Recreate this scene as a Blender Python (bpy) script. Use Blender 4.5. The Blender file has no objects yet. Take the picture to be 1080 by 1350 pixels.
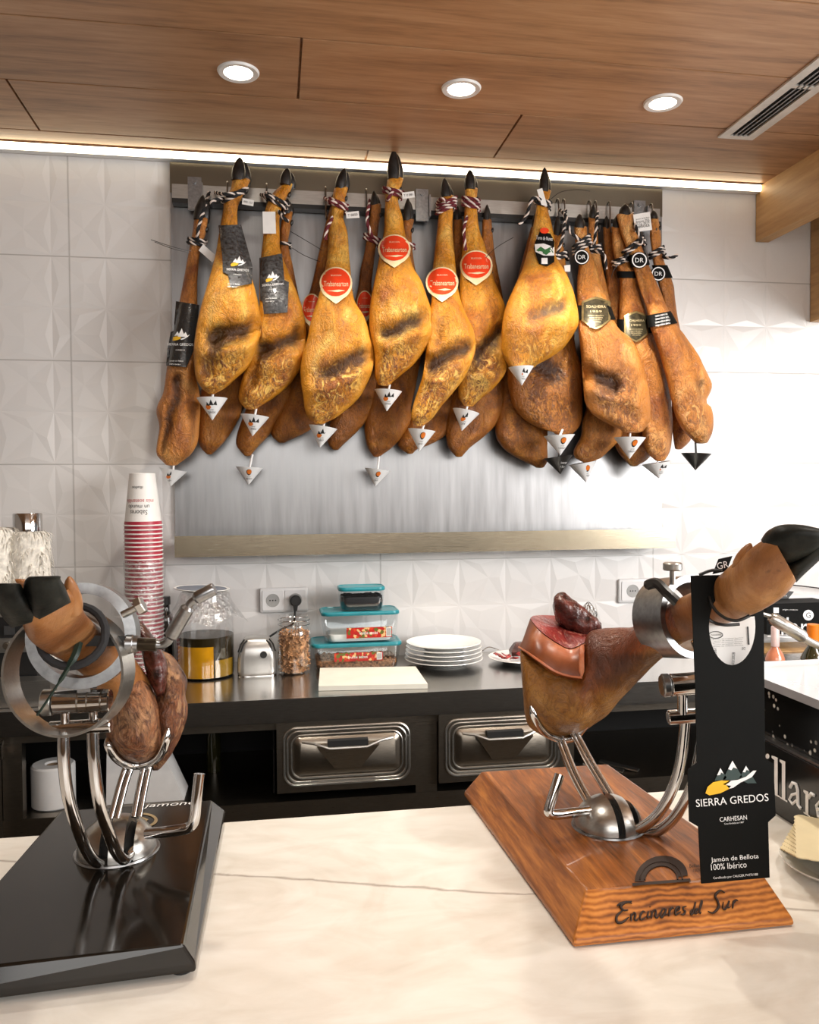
import bpy, math, random
from mathutils import Vector, Matrix, noise
random.seed(7)
S = bpy.context.scene
COL = S.collection
# ------------------------------------------------------------------ camera
F, YAW, PIT, ROL, WY, EYE = 1087.16, .1625, -.0292, -.0065, 2.533, 1.42
_cy, _sy = math.cos(YAW), math.sin(YAW)
FW = Vector((_sy*math.cos(PIT), _cy*math.cos(PIT), math.sin(PIT)))
_r = Vector((_cy, -_sy, 0)); _u = _r.cross(FW)
RT = math.cos(ROL)*_r + math.sin(ROL)*_u
UP = -math.sin(ROL)*_r + math.cos(ROL)*_u
cam = bpy.data.objects.new('camera', bpy.data.cameras.new('camera'))
COL.objects.link(cam)
cam.data.sensor_fit = 'HORIZONTAL'; cam.data.sensor_width = 36; cam.data.lens = 36*F/1080
cam.data.clip_start = .02
M = Matrix((RT, UP, -FW)).transposed().to_4x4(); M.translation = (0, 0, EYE)
cam.matrix_world = M
S.camera = cam
# ------------------------------------------------------------------ exposure, world, big lights
S.view_settings.view_transform = 'Standard'; S.view_settings.look = 'None'
S.view_settings.exposure = 0.0; S.view_settings.gamma = 1.0
S.view_settings.use_curve_mapping = False
S.render.film_transparent = False
S.cycles.max_bounces = 8; S.cycles.transparent_max_bounces = 24
S.cycles.sample_clamp_indirect = 4.0; S.cycles.caustics_refractive = False; S.cycles.caustics_reflective = False
W = bpy.data.worlds.new('world'); S.world = W; W.use_nodes = True
W.node_tree.nodes['Background'].inputs[0].default_value = (.93, .96, 1, 1)
W.node_tree.nodes['Background'].inputs[1].default_value = .26

def area(name, loc, target, sx, sy, power, col):
    l = bpy.data.lights.new(name, 'AREA'); l.shape = 'RECTANGLE'; l.size = sx; l.size_y = sy
    l.energy = power; l.color = col
    o = bpy.data.objects.new(name, l); COL.objects.link(o); o.location = loc
    o.rotation_euler = (Vector(target)-Vector(loc)).to_track_quat('-Z', 'Y').to_euler()
    return o
# daylight through the shop front: big window to the right; then a fill behind the camera
area('window_daylight', (2.7, .1, 1.85), (.6, 2.3, 1.2), 1.3, 1.3, 96, (1, .98, .96))
area('frontal_fill', (.8, -1.6, 2.15), (.6, 1.9, 1.15), 3.2, 1.3, 66, (1, .98, .95))  # added to brighten the front, no opening known there

# ------------------------------------------------------------------ pixel -> place helpers
def ray(px, py): return FW + RT*((px-540)/F) + UP*((675-py)/F)
def P(px, py, y): d = ray(px, py); d = d*(y/d.y); return Vector((d.x, d.y, d.z+EYE))
def Pz(px, py, z): d = ray(px, py); d = d*((z-EYE)/d.z); return Vector((d.x, d.y, d.z+EYE))
def Px(px, py, x): d = ray(px, py); d = d*(x/d.x); return Vector((d.x, d.y, d.z+EYE))
BAR, CTR, CEIL = .97, .90, 2.40
def lerp(a, b, t): return a+(b-a)*t
def sstep(a, b, x):
    if a == b: return 0. if x < a else 1.
    if a > b: return 1-sstep(b, a, x)
    t = min(1, max(0, (x-a)/(b-a))); return t*t*(3-2*t)

# ------------------------------------------------------------------ materials
def srgb(r, g, b):
    f = lambda c: (c/255/12.92) if c/255 <= .04045 else ((c/255+.055)/1.055)**2.4
    return (f(r), f(g), f(b), 1)
class NT:
    def __init__(s, name):
        s.m = bpy.data.materials.new(name); s.m.use_nodes = True
        s.t = s.m.node_tree; s.b = s.t.nodes['Principled BSDF']
    def n(s, typ, **kw):
        x = s.t.nodes.new(typ)
        for k, v in kw.items():
            if k.startswith('i_'):
                key = k[2:]
                x.inputs[int(key) if key.isdigit() else key].default_value = v
            else: setattr(x, k, v)
        return x
    def l(s, a, b): s.t.links.new(a, b)
    def set(s, **kw):
        for k, v in kw.items():
            s.b.inputs[k.replace('_', ' ')].default_value = v
    def coord(s, scale=(1, 1, 1), rot=(0, 0, 0), kind='Object'):
        tc = s.n('ShaderNodeTexCoord'); mp = s.n('ShaderNodeMapping')
        mp.inputs['Scale'].default_value = scale; mp.inputs['Rotation'].default_value = rot
        s.l(tc.outputs[kind], mp.inputs[0]); return mp.outputs[0]
    def noise(s, vec, scale, detail=4, dist=0, rough=.55):
        x = s.n('ShaderNodeTexNoise'); x.inputs['Scale'].default_value = scale; x.inputs['Detail'].default_value = detail
        x.inputs['Distortion'].default_value = dist; x.inputs['Roughness'].default_value = rough
        s.l(vec, x.inputs['Vector']); return x.outputs[0]
    def ramp(s, fac, stops):
        x = s.n('ShaderNodeValToRGB'); e = x.color_ramp.elements
        while len(e) < len(stops): e.new(.5)
        for i, (p, c) in enumerate(stops): e[i].position = p; e[i].color = c
        s.l(fac, x.inputs[0]); return x.outputs[0]
    def math(s, op, a, b=None, clamp=False):
        x = s.n('ShaderNodeMath', operation=op, use_clamp=clamp)
        for i, v in enumerate((a, b)):
            if v is None: continue
            if isinstance(v, (int, float)): x.inputs[i].default_value = v
            else: s.l(v, x.inputs[i])
        return x.outputs[0]
    def mix(s, fac, a, b, blend='MIX'):
        x = s.n('ShaderNodeMix', data_type='RGBA', blend_type=blend)
        for i, v in ((0, fac), (6, a), (7, b)):
            if isinstance(v, (int, float)): x.inputs[i].default_value = v
            elif isinstance(v, tuple): x.inputs[i].default_value = v
            else: s.l(v, x.inputs[i])
        return x.outputs[2]
    def bump(s, h, strength=.3, dist=.01):
        x = s.n('ShaderNodeBump'); x.inputs['Strength'].default_value = strength; x.inputs['Distance'].default_value = dist
        s.l(h, x.inputs['Height']); s.l(x.outputs[0], s.b.inputs['Normal'])
def simple(name, col, rough=.5, metal=0., var=.06, scale=30, bump=0., spec=.5, coat=0.):
    k = NT(name); v = k.coord(); nz = k.noise(v, scale)
    c0 = tuple(max(0, x*(1-var*2)) for x in col[:3])+(1,); c1 = tuple(min(1, x*(1+var*2)) for x in col[:3])+(1,)
    k.l(k.ramp(nz, [(.3, c0), (.7, c1)]), k.b.inputs['Base Color'])
    k.set(Roughness=rough, Metallic=metal, Specular_IOR_Level=spec, Coat_Weight=coat)
    if bump: k.bump(nz, bump, .004)
    return k.m
def steel(name, col, rough, axis=(1, 1, 1), amt=.10, sc=60, low=.82):
    k = NT(name); v = k.coord(axis); nz = k.noise(v, sc, 3)
    c0 = tuple(x*low for x in col[:3])+(1,)
    k.l(k.ramp(nz, [(.25, c0), (.75, col)]), k.b.inputs['Base Color'])
    r = k.math('MULTIPLY_ADD', nz, amt); k.t.nodes[-1].inputs[2].default_value = rough
    k.l(r, k.b.inputs['Roughness']); k.set(Metallic=1.0)
    k.bump(nz, .06, .002)
    return k.m
def glass(name, tint=(1, 1, 1, 1), rough=.03, refl=1.0, base=.06):
    k = NT(name); t = k.t; out = t.nodes['Material Output']; t.nodes.remove(k.b)
    tr = k.n('ShaderNodeBsdfTransparent'); tr.inputs[0].default_value = tint
    gl = k.n('ShaderNodeBsdfGlossy'); gl.inputs['Roughness'].default_value = rough; gl.inputs[0].default_value = (refl, refl, refl, 1)
    lw = k.n('ShaderNodeLayerWeight'); lw.inputs[0].default_value = .28
    f = k.math('ADD', k.math('MULTIPLY', lw.outputs['Facing'], .32), base, True)
    mx = k.n('ShaderNodeMixShader'); k.l(f, mx.inputs[0]); k.l(tr.outputs[0], mx.inputs[1]); k.l(gl.outputs[0], mx.inputs[2])
    k.l(mx.outputs[0], out.inputs[0]); return k.m
def emit(name, col, st):
    k = NT(name); k.set(Base_Color=col, Emission_Color=col, Emission_Strength=st); return k.m

def wood(name, c_dark, c_mid, c_light, axis, grain=1.0, rough=.45, tone=False, coat=0., rings=0.):
    k = NT(name); v = k.coord(axis)
    n1 = k.noise(v, 3.2*grain, 6, 1.2); n2 = k.noise(v, 22*grain, 5, .4); n3 = k.noise(v, 70*grain, 2)
    a = k.math('ADD', k.math('MULTIPLY', n1, .55), k.math('ADD', k.math('MULTIPLY', n2, .33), k.math('MULTIPLY', n3, .12)))
    if rings:
        w = k.n('ShaderNodeTexWave', wave_type='BANDS', bands_direction='Z'); w.inputs['Scale'].default_value = rings
        w.inputs['Distortion'].default_value = 7; w.inputs['Detail'].default_value = 3; w.inputs['Detail Scale'].default_value = .7
        k.l(v, w.inputs[0]); a = k.math('ADD', k.math('MULTIPLY', a, .80), k.math('MULTIPLY', w.outputs[1], .19))
    c = k.ramp(a, [(.32, c_dark), (.5, c_mid), (.68, c_light)])
    if tone:
        at = k.n('ShaderNodeAttribute', attribute_name='tone')
        c = k.mix(1.0, c, k.ramp(at.outputs['Fac'], [(0, (.80, .80, .80, 1)), (1, (1.0, 1.0, 1.0, 1))]), 'MULTIPLY')
    k.l(c, k.b.inputs['Base Color']); k.set(Roughness=rough, Coat_Weight=coat); k.bump(n2, .12, .003)
    return k.m

def ham_mat(name, fat0, fat1, dark, crust, pale, second=None, wrk=1.):
    k = NT(name); v = k.coord(); vz = k.coord((1.35, 1.35, .85))
    at = k.n('ShaderNodeAttribute', attribute_name='zone'); sep = k.n('ShaderNodeSeparateColor'); k.l(at.outputs['Color'], sep.inputs[0])
    oi = k.n('ShaderNodeObjectInfo')
    off = k.n('ShaderNodeVectorMath', operation='ADD'); k.l(vz, off.inputs[0]); k.l(oi.outputs['Location'], off.inputs[1])
    n1 = k.noise(off.outputs[0], 9, 5, 1.0); n2 = k.noise(off.outputs[0], 58, 6, 1.8, .62); n3 = k.noise(v, 95, 4, 1.0)
    n0 = k.noise(off.outputs[0], 4.5, 4, .6); n4 = k.noise(off.outputs[0], 24, 7, 2.6, .62)
    base = k.ramp(n1, [(.30, fat0), (.52, fat1), (.72, pale)])
    if second: base = k.mix(sep.outputs[2], base, k.ramp(n1, [(.30, second[0]), (.55, second[1]), (.76, second[2])]))
    # broad darker skin patches
    base = k.mix(k.math('MULTIPLY', k.ramp(n0, [(.50, (0, 0, 0, 1)), (.66, (1, 1, 1, 1))]), .42), base, crust)
    # crust: cracked brown and cream patches on the meat side
    cr = k.math('MULTIPLY', sep.outputs[1], k.ramp(n2, [(.46, (0, 0, 0, 1)), (.60, (1, 1, 1, 1))]))
    base = k.mix(cr, base, crust)
    cr2 = k.math('MULTIPLY', sep.outputs[1], k.ramp(n4, [(.36, (1, 1, 1, 1)), (.48, (0, 0, 0, 1))]))
    base = k.mix(k.math('MULTIPLY', cr2, .8), base, pale)
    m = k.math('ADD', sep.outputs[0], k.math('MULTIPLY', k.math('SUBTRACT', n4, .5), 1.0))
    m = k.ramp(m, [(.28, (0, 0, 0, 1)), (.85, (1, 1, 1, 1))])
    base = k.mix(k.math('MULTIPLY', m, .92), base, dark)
    # thin dark wrinkles
    wr = k.ramp(n2, [(.425, (0, 0, 0, 1)), (.465, (1, 1, 1, 1)), (.505, (0, 0, 0, 1))])
    base = k.mix(k.math('MULTIPLY', wr, .34*wrk), base, dark)
    wr4 = k.ramp(n4, [(.455, (0, 0, 0, 1)), (.485, (1, 1, 1, 1)), (.515, (0, 0, 0, 1))])
    base = k.mix(k.math('MULTIPLY', wr4, .55*wrk), base, dark)
    sp = k.ramp(n3, [(.27, (1, 1, 1, 1)), (.36, (0, 0, 0, 1))])
    base = k.mix(k.math('MULTIPLY', sp, .45), base, dark)
    if not second: base = k.mix(k.math('MULTIPLY', sep.outputs[2], .82), base, k.ramp(n1, [(.3, tuple(x*.85 for x in fat1[:3])+(1,)), (.6, fat1), (.85, tuple(min(1, x*1.2) for x in fat1[:3])+(1,))]))
    k.l(base, k.b.inputs['Base Color']); k.set(Roughness=.34, Specular_IOR_Level=.5)
    h = k.math('ADD', k.math('ADD', k.math('MULTIPLY', n2, .45), k.math('MULTIPLY', n4, .8)), k.math('MULTIPLY', n3, .15)); k.bump(h, .75*(.25+.75*wrk), .012*(.2+.8*wrk))
    return k.m

m = {}
m['steel'] = steel('brushed_steel', (.55, .54, .51, 1), .26, (.6, 6, 6), .12)
m['steel_panel'] = steel('streaked_steel_panel', (.34, .34, .345, 1), .24, (9, 9, .8), .20, 5, .70)  # vertical streaks: brushed grain plus uneven reflections put into the colour
m['steel_dark'] = steel('dark_cabinet_steel', (.34, .30, .25, 1), .24, (1, 8, 8), .12)
m['chrome'] = simple('polished_chrome', (.62, .61, .60, 1), .10, 1, .03)
m['satin'] = simple('satin_aluminium', (.30, .305, .31, 1), .30, 1, .10, 120)
m['shelf_steel'] = steel('warm_shelf_steel', (.36, .315, .235, 1), .20, (.6, 9, 9), .10)
m['black'] = simple('black_plastic', (.012, .012, .012, 1), .35)
m['void'] = simple('dark_cabinet_inside', (.006, .006, .006, 1), .8)
m['white'] = simple('white_ceramic', (.80, .79, .76, 1), .18, 0, .01, coat=.3)
m['whiteplastic'] = simple('white_plastic', (.78, .78, .78, 1), .4, 0, .01)
m['paper'] = simple('white_paper', (.80, .79, .77, 1), .75, 0, .02)
m['conepaper'] = simple('bright_white_cone_card', (.92, .92, .92, 1), .5, 0, .005)
m['ink'] = simple('black_ink', (.015, .015, .015, 1), .5)
m['whiteink'] = simple('white_ink', (.85, .85, .85, 1), .5, 0, .01)
m['greyink'] = simple('grey_ink', (.22, .22, .22, 1), .5)
m['orange'] = simple('orange_ink', (.80, .20, .02, 1), .5)
m['yellow'] = simple('yellow_ink', (.85, .48, .02, 1), .5)
m['mountain'] = simple('slate_green_ink', (.035, .06, .058, 1), .5)
m['card'] = simple('black_card', (.004, .0043, .004, 1), .65, spec=.12)
m['sleeve'] = simple('glossy_black_sleeve', (.02, .021, .022, 1), .22, coat=.5, bump=.3, scale=90)
m['sleeve_grey'] = simple('crinkled_grey_sleeve', (.055, .057, .06, 1), .25, 0, .35, 110, .8, coat=.6)
m['red'] = simple('glossy_red_label', (.78, .055, .015, 1), .25, coat=.5)
m['cream'] = simple('cream_label_edge', (.80, .66, .40, 1), .35)
m['gold'] = simple('old_gold_foil', (.40, .31, .14, 1), .3, .75, .15, 60)
m['gold_dark'] = simple('dark_gold_foil', (.075, .062, .035, 1), .3, .5, .25, 80)
m['rope_red'] = simple('dark_red_rope', (.13, .012, .02, 1), .8)
m['rope_white'] = simple('off_white_rope', (.75, .66, .60, 1), .8)
m['rope_black'] = simple('black_rope', (.012, .012, .014, 1), .8)
m['hoof'] = simple('black_hoof_horn', (.012, .010, .009, 1), .40, 0, .5, 45, .5)
m['hoof_big'] = simple('grey_black_hoof_horn', (.010, .011, .009, 1), .50, 0, .6, 35, .5, .2)
m['teal'] = simple('teal_plastic_lid', (.012, .20, .24, 1), .3)
m['glass'] = glass('clear_glass')
def film():
    k = NT('crinkled_clear_film'); t = k.t; out = t.nodes['Material Output']; t.nodes.remove(k.b); v = k.coord(); nz = k.noise(v, 55, 5, 1.5)
    tr = k.n('ShaderNodeBsdfTransparent'); gl = k.n('ShaderNodeBsdfGlossy'); gl.inputs['Roughness'].default_value = .10
    bp = k.n('ShaderNodeBump'); bp.inputs['Strength'].default_value = .9; bp.inputs['Distance'].default_value = .008; k.l(nz, bp.inputs['Height']); k.l(bp.outputs[0], gl.inputs['Normal'])
    rg = k.ramp(nz, [(.42, (.10, .10, .10, 1)), (.50, (.60, .60, .60, 1)), (.56, (.12, .12, .12, 1))])
    mx = k.n('ShaderNodeMixShader'); k.l(rg, mx.inputs[0]); k.l(tr.outputs[0], mx.inputs[1]); k.l(gl.outputs[0], mx.inputs[2]); k.l(mx.outputs[0], out.inputs[0]); return k.m
m['film'] = film()
m['clearplastic'] = glass('clear_plastic', (.93, .96, .97, 1), .08, .9, .10)
m['oil'] = simple('dark_olive_oil', (.020, .013, .003, 1), .25, spec=.25)
m['oil_yellow'] = simple('golden_oil', (.62, .29, .008, 1), .12, 0, .1, 20, coat=.5)
m['shavings'] = simple('wood_shavings', (.42, .22, .10, 1), .7, 0, .45, 90)
m['raisins'] = simple('dark_raisins', (.012, .010, .012, 1), .5)
m['bean'] = simple('brown_mixed_nuts', (.28, .13, .06, 1), .6, 0, .5, 160)
m['fruitlabel'] = None
m['cup_red'] = simple('red_cup_band', (.38, .022, .045, 1), .4)
m['cup'] = simple('white_cup_paper', (.82, .80, .77, 1), .45, 0, .01)
m['fluff'] = simple('cream_fluff', (.80, .76, .68, 1), .85, 0, .12, 80)
m['board_plastic'] = simple('white_chopping_plastic', (.82, .80, .70, 1), .45, 0, .03, 12)
m['knifemeat'] = simple('dark_cured_offcut', (.05, .016, .012, 1), .35, 0, .6, 60, .7)
m['redmeat'] = simple('red_cured_slices', (.32, .03, .025, 1), .35, 0, .5, 90, .4)
m['bone_knob'] = simple('dried_dark_meat_knob', (.062, .016, .012, 1), .26, 0, .65, 70, 1.0)
m['amber'] = simple('rose_wine_glass', (.62, .22, .12, 1), .15, coat=.5)
m['greenglass'] = simple('dark_green_bottle', (.028, .026, .008, 1), .10, coat=.6)
m['darkbottle'] = simple('dark_brown_bottle', (.010, .007, .005, 1), .12, coat=.5)
m['orangecap'] = simple('orange_cap', (.85, .22, .01, 1), .4)
m['pinkfoil'] = simple('pale_pink_foil', (.75, .55, .52, 1), .3)
m['napkin'] = simple('cream_napkin', (.80, .69, .44, 1), .85, 0, .02)
m['led'] = emit('led_strip_light', (1, .86, .60, 1), 6.5)
m['lamp'] = emit('lamp_glow', (1, .93, .80, 1), 14.0)
m['greycable'] = simple('dark_green_tie', (.008, .022, .016, 1), .35)
m['granite'] = None
m['ceil'] = wood('ceiling_oak_planks', srgb(128, 92, 66), srgb(182, 138, 100), srgb(206, 164, 126), (.35, 4.2, 4), .9, .42, True)
m['beamwood'] = wood('beam_oak', srgb(150, 112, 66), srgb(186, 146, 94), srgb(208, 170, 118), (4, .35, 4), .9, .5)
m['boardwood'] = wood('oiled_board_wood', srgb(58, 28, 9), srgb(148, 84, 30), srgb(214, 138, 62), (8, .7, 8), 1.0, .36, False, .25)
m['boardend'] = wood('board_end_grain', srgb(98, 50, 18), srgb(184, 110, 46), srgb(220, 146, 70), (.6, .6, 1), 2.2, .4, False, .15, 72.0)
m['burn'] = simple('burnt_letters', (.022, .008, .003, 1), .6)
m['ham_gold'] = ham_mat('golden_cured_fat', srgb(168, 92, 10), srgb(220, 148, 36), srgb(60, 34, 15), srgb(116, 62, 18), srgb(246, 202, 104))
m['ham_dark'] = ham_mat('dark_cured_skin', srgb(108, 58, 14), srgb(164, 98, 30), srgb(52, 28, 12), srgb(86, 48, 18), srgb(198, 132, 52))
m['ham_red'] = ham_mat('red_brown_cured_skin', srgb(146, 80, 26), srgb(200, 128, 54), srgb(56, 30, 16), srgb(108, 64, 30), srgb(230, 174, 102))
m['ham_skin'] = ham_mat('orange_shank_skin', srgb(104, 62, 30), srgb(148, 96, 52), srgb(64, 34, 17), srgb(88, 50, 25), srgb(188, 138, 88), None, .22)
m['ham_rind'] = ham_mat('amber_rind', srgb(102, 62, 16), srgb(152, 100, 34), srgb(60, 28, 10), srgb(84, 44, 14), srgb(188, 138, 68), (srgb(92, 40, 15), srgb(148, 76, 34), srgb(204, 138, 84)), .75)
m['ham_cut'] = ham_mat('amber_shank_fat', srgb(112, 52, 22), srgb(160, 86, 40), srgb(94, 36, 18), srgb(140, 76, 36), srgb(204, 140, 86))
m['ham_old'] = ham_mat('dry_brown_meat', srgb(104, 54, 28), srgb(158, 96, 56), srgb(48, 24, 15), srgb(88, 50, 30), srgb(190, 144, 102))

def face_red():
    k = NT('sliced_red_meat'); v = k.coord((5, 1.5, 5), (0, 0, .4))
    n1 = k.noise(v, 9, 5, .6); n2 = k.noise(v, 45, 5, 1.0)
    c = k.ramp(n1, [(.3, srgb(96, 26, 24)), (.55, srgb(140, 50, 46)), (.75, srgb(172, 84, 74))])
    c = k.mix(k.ramp(n2, [(.58, (0, 0, 0, 1)), (.68, (1, 1, 1, 1))]), c, srgb(206, 140, 118))
    k.l(c, k.b.inputs['Base Color']); k.set(Roughness=.3); k.bump(n2, .4, .004); return k.m
m['face_red'] = face_red()
def pinkfat():
    k = NT('pink_amber_fat_rim'); v = k.coord(); n1 = k.noise(v, 28, 5, .8)
    at = k.n('ShaderNodeAttribute', attribute_name='zone'); sep = k.n('ShaderNodeSeparateColor'); k.l(at.outputs['Color'], sep.inputs[0])
    c = k.ramp(n1, [(.3, srgb(164, 88, 54)), (.55, srgb(200, 122, 86)), (.8, srgb(220, 156, 122))])
    d = k.ramp(n1, [(.3, srgb(96, 46, 20)), (.7, srgb(146, 80, 38))])
    k.l(k.mix(sep.outputs[0], c, d), k.b.inputs['Base Color']); k.set(Roughness=.32, Subsurface_Weight=.1, Subsurface_Scale=.01); k.bump(n1, .15, .004); return k.m
m['pinkfat'] = pinkfat()
_a, _b = Pz(287, 1122, BAR), Pz(675, 1144, BAR); LN_K = (_b.y-_a.y)/(_b.x-_a.x); LN_0 = _a.y-LN_K*_a.x
def marble():
    k = NT('cream_marble'); v = k.coord((1, 1.9, 1), (0, 0, .12)); n1 = k.noise(v, 2.6, 7, 1.6); n2 = k.noise(v, 9, 6, 1.2); n0 = k.noise(v, 1.3, 3, .5)
    c = k.ramp(n2, [(.3, srgb(222, 217, 207)), (.55, srgb(234, 230, 222)), (.8, srgb(241, 238, 232))])
    tc = k.n('ShaderNodeTexCoord'); sx = k.n('ShaderNodeSeparateXYZ'); k.l(tc.outputs['Object'], sx.inputs[0])
    # brown-orange cloud of veins that crosses the slab in the middle
    dy = k.math('ABSOLUTE', k.math('SUBTRACT', k.math('ADD', sx.outputs[1], k.math('MULTIPLY', n0, .10)), .935))
    band = k.ramp(dy, [(.02, (1, 1, 1, 1)), (.11, (0, 0, 0, 1))])
    st = k.ramp(n1, [(.36, (0, 0, 0, 1)), (.58, (1, 1, 1, 1))])
    c = k.mix(k.math('MULTIPLY', k.math('MULTIPLY', band, st), .9), c, srgb(196, 158, 118))
    st2 = k.ramp(n1, [(.5, (0, 0, 0, 1)), (.56, (1, 1, 1, 1)), (.64, (0, 0, 0, 1))])
    c = k.mix(k.math('MULTIPLY', st2, .16), c, srgb(186, 164, 142))
    ln = k.math('ABSOLUTE', k.math('SUBTRACT', k.math('ADD', sx.outputs[1], k.math('MULTIPLY', n2, .02)), k.math('MULTIPLY_ADD', sx.outputs[0], LN_K)))
    k.t.nodes[-2].inputs[2].default_value = LN_0+.01
    lnm = k.ramp(ln, [(.0006, (1, 1, 1, 1)), (.0022, (0, 0, 0, 1))])
    c = k.mix(k.math('MULTIPLY', lnm, .65), c, srgb(120, 104, 92))
    k.l(c, k.b.inputs['Base Color']); k.set(Roughness=.22, Specular_IOR_Level=.45); return k.m
m['marble'] = marble()
def tiles():
    k = NT('white_relief_tile'); tc = k.n('ShaderNodeTexCoord'); sx = k.n('ShaderNodeSeparateXYZ'); k.l(tc.outputs['Object'], sx.inputs[0])
    gx = k.math('ABSOLUTE', k.math('SUBTRACT', k.math('FRACT', k.math('MULTIPLY', k.math('ADD', sx.outputs[0], .3271+.45+9), 1/.9)), .5))
    gz = k.math('ABSOLUTE', k.math('SUBTRACT', k.math('FRACT', k.math('MULTIPLY', k.math('ADD', sx.outputs[2], -.0775-EYE+.15+9), 1/.3)), .5))
    lx = k.ramp(gx, [(.0012, (1, 1, 1, 1)), (.0022, (0, 0, 0, 1))]); lz = k.ramp(gz, [(.0035, (1, 1, 1, 1)), (.006, (0, 0, 0, 1))])
    g = k.math('MAXIMUM', lx, lz)
    c = k.mix(k.math('MULTIPLY', g, .6), srgb(224, 222, 220), srgb(140, 136, 132))
    k.l(c, k.b.inputs['Base Color']); k.set(Roughness=.33); return k.m
m['tile'] = tiles()
def fruit():
    k = NT('printed_fruit_label'); v = k.coord((1, 1, 1)); x = k.n('ShaderNodeTexVoronoi'); x.inputs['Scale'].default_value = 130; k.l(v, x.inputs['Vector'])
    s2 = k.n('ShaderNodeSeparateColor'); k.l(x.outputs['Color'], s2.inputs[0])
    c = k.ramp(s2.outputs[0], [(0, srgb(170, 24, 18)), (.45, srgb(196, 60, 26)), (.6, srgb(92, 96, 30)), (.75, srgb(216, 176, 120)), (.9, srgb(150, 20, 16))])
    k.t.nodes[-1].color_ramp.interpolation = 'CONSTANT'
    k.l(c, k.b.inputs['Base Color']); k.set(Roughness=.35); return k.m
m['fruitlabel'] = fruit()
def granite():
    k = NT('black_case_front_with_specks'); v = k.coord(); x = k.n('ShaderNodeTexVoronoi'); x.inputs['Scale'].default_value = 95; k.l(v, x.inputs['Vector'])
    nz = k.noise(v, 14, 3)
    sp = k.math('MULTIPLY', k.ramp(x.outputs['Distance'], [(.20, (1, 1, 1, 1)), (.3, (0, 0, 0, 1))]), k.ramp(nz, [(.47, (0, 0, 0, 1)), (.55, (1, 1, 1, 1))]))
    k.l(k.mix(sp, (.006, .006, .006, 1), (.7, .7, .66, 1)), k.b.inputs['Base Color']); k.set(Roughness=.12); return k.m
m['granite'] = granite()

# ------------------------------------------------------------------ mesh building
class MB:
    def __init__(s): s.v = []; s.f = []; s.mi = []; s.zone = {}
    def add(s, vs, fs, mi=0):
        o = len(s.v); s.v += [Vector(v) for v in vs]
        for f in fs: s.f.append(tuple(i+o for i in f)); s.mi.append(mi)
        return o
    def box(s, a, b, mi=0):
        x0, y0, z0 = a; x1, y1, z1 = b
        return s.hexa([(x0, y0, z0), (x1, y0, z0), (x1, y1, z0), (x0, y1, z0), (x0, y0, z1), (x1, y0, z1), (x1, y1, z1), (x0, y1, z1)], mi)
    def hexa(s, v8, mi=0):
        return s.add(v8, [(0, 3, 2, 1), (4, 5, 6, 7), (0, 1, 5, 4), (1, 2, 6, 5), (2, 3, 7, 6), (3, 0, 4, 7)], mi)
    def loft(s, rings, mi=0, cap=True, close=True):
        n = len(rings[0]); vs = [v for r in rings for v in r]; fs = []
        for i in range(len(rings)-1):
            for j in range(n if close else n-1):
                k = (j+1) % n; fs.append((i*n+j, i*n+k, (i+1)*n+k, (i+1)*n+j))
        if cap: fs.append(tuple(reversed(range(n)))); fs.append(tuple((len(rings)-1)*n+j for j in range(n)))
        return s.add(vs, fs, mi)
    def tube(s, pts, r, seg=10, mi=0, closed=False, cap=True):
        pts = [Vector(p) for p in pts]; n = len(pts); rings = []; prev = None
        for i, p in enumerate(pts):
            if closed: t = pts[(i+1) % n]-pts[i-1]
            else: t = pts[min(i+1, n-1)]-pts[max(i-1, 0)]
            t = t.normalized() if t.length > 1e-9 else Vector((0, 0, 1))
            if prev is None:
                a = t.orthogonal().normalized()
            else:
                a = prev-t*prev.dot(t); a = a.normalized() if a.length > 1e-6 else t.orthogonal().normalized()
            prev = a; b = t.cross(a); rr = r[i] if isinstance(r, (list, tuple)) else r
            rings.append([p+(a*math.cos(2*math.pi*k/seg)+b*math.sin(2*math.pi*k/seg))*rr for k in range(seg)])
        if closed: rings.append(rings[0])
        return s.loft(rings, mi, cap and not closed)
    def lathe(s, prof, c, axis=(0, 0, 1), seg=32, mi=0, cap=True):
        c = Vector(c); ax = Vector(axis).normalized(); a = ax.orthogonal().normalized(); b = ax.cross(a)
        return s.loft([[c+ax*h+(a*math.cos(2*math.pi*k/seg)+b*math.sin(2*math.pi*k/seg))*r for k in range(seg)] for r, h in prof], mi, cap)
    def cyl(s, p, q, r, seg=20, mi=0, bev=0.):
        p = Vector(p); q = Vector(q); L = (q-p).length
        pr = [(r, 0), (r, L)] if not bev else [(r-bev, 0), (r, bev), (r, L-bev), (r-bev, L)]
        return s.lathe(pr, p, q-p, seg, mi)
    def ring(s, c, axis, R, r, w, seg=48, mi=0):   # flat-faced hoop: outer R, inner r, length w
        return s.lathe([(r, -w/2), (R, -w/2), (R, w/2), (r, w/2), (r, -w/2)], c, axis, seg, mi, False)
    def sphere(s, c, rx, ry=None, rz=None, nu=20, nv=12, mi=0):
        ry = ry or rx; rz = rz or rx; c = Vector(c)
        return s.loft([[c+Vector((rx*math.cos(2*math.pi*j/nu)*math.sin(math.pi*(i+.02)/(nv+.04)), ry*math.sin(2*math.pi*j/nu)*math.sin(math.pi*(i+.02)/(nv+.04)), -rz*math.cos(math.pi*(i+.02)/(nv+.04)))) for j in range(nu)] for i in range(nv+1)], mi)

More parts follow.
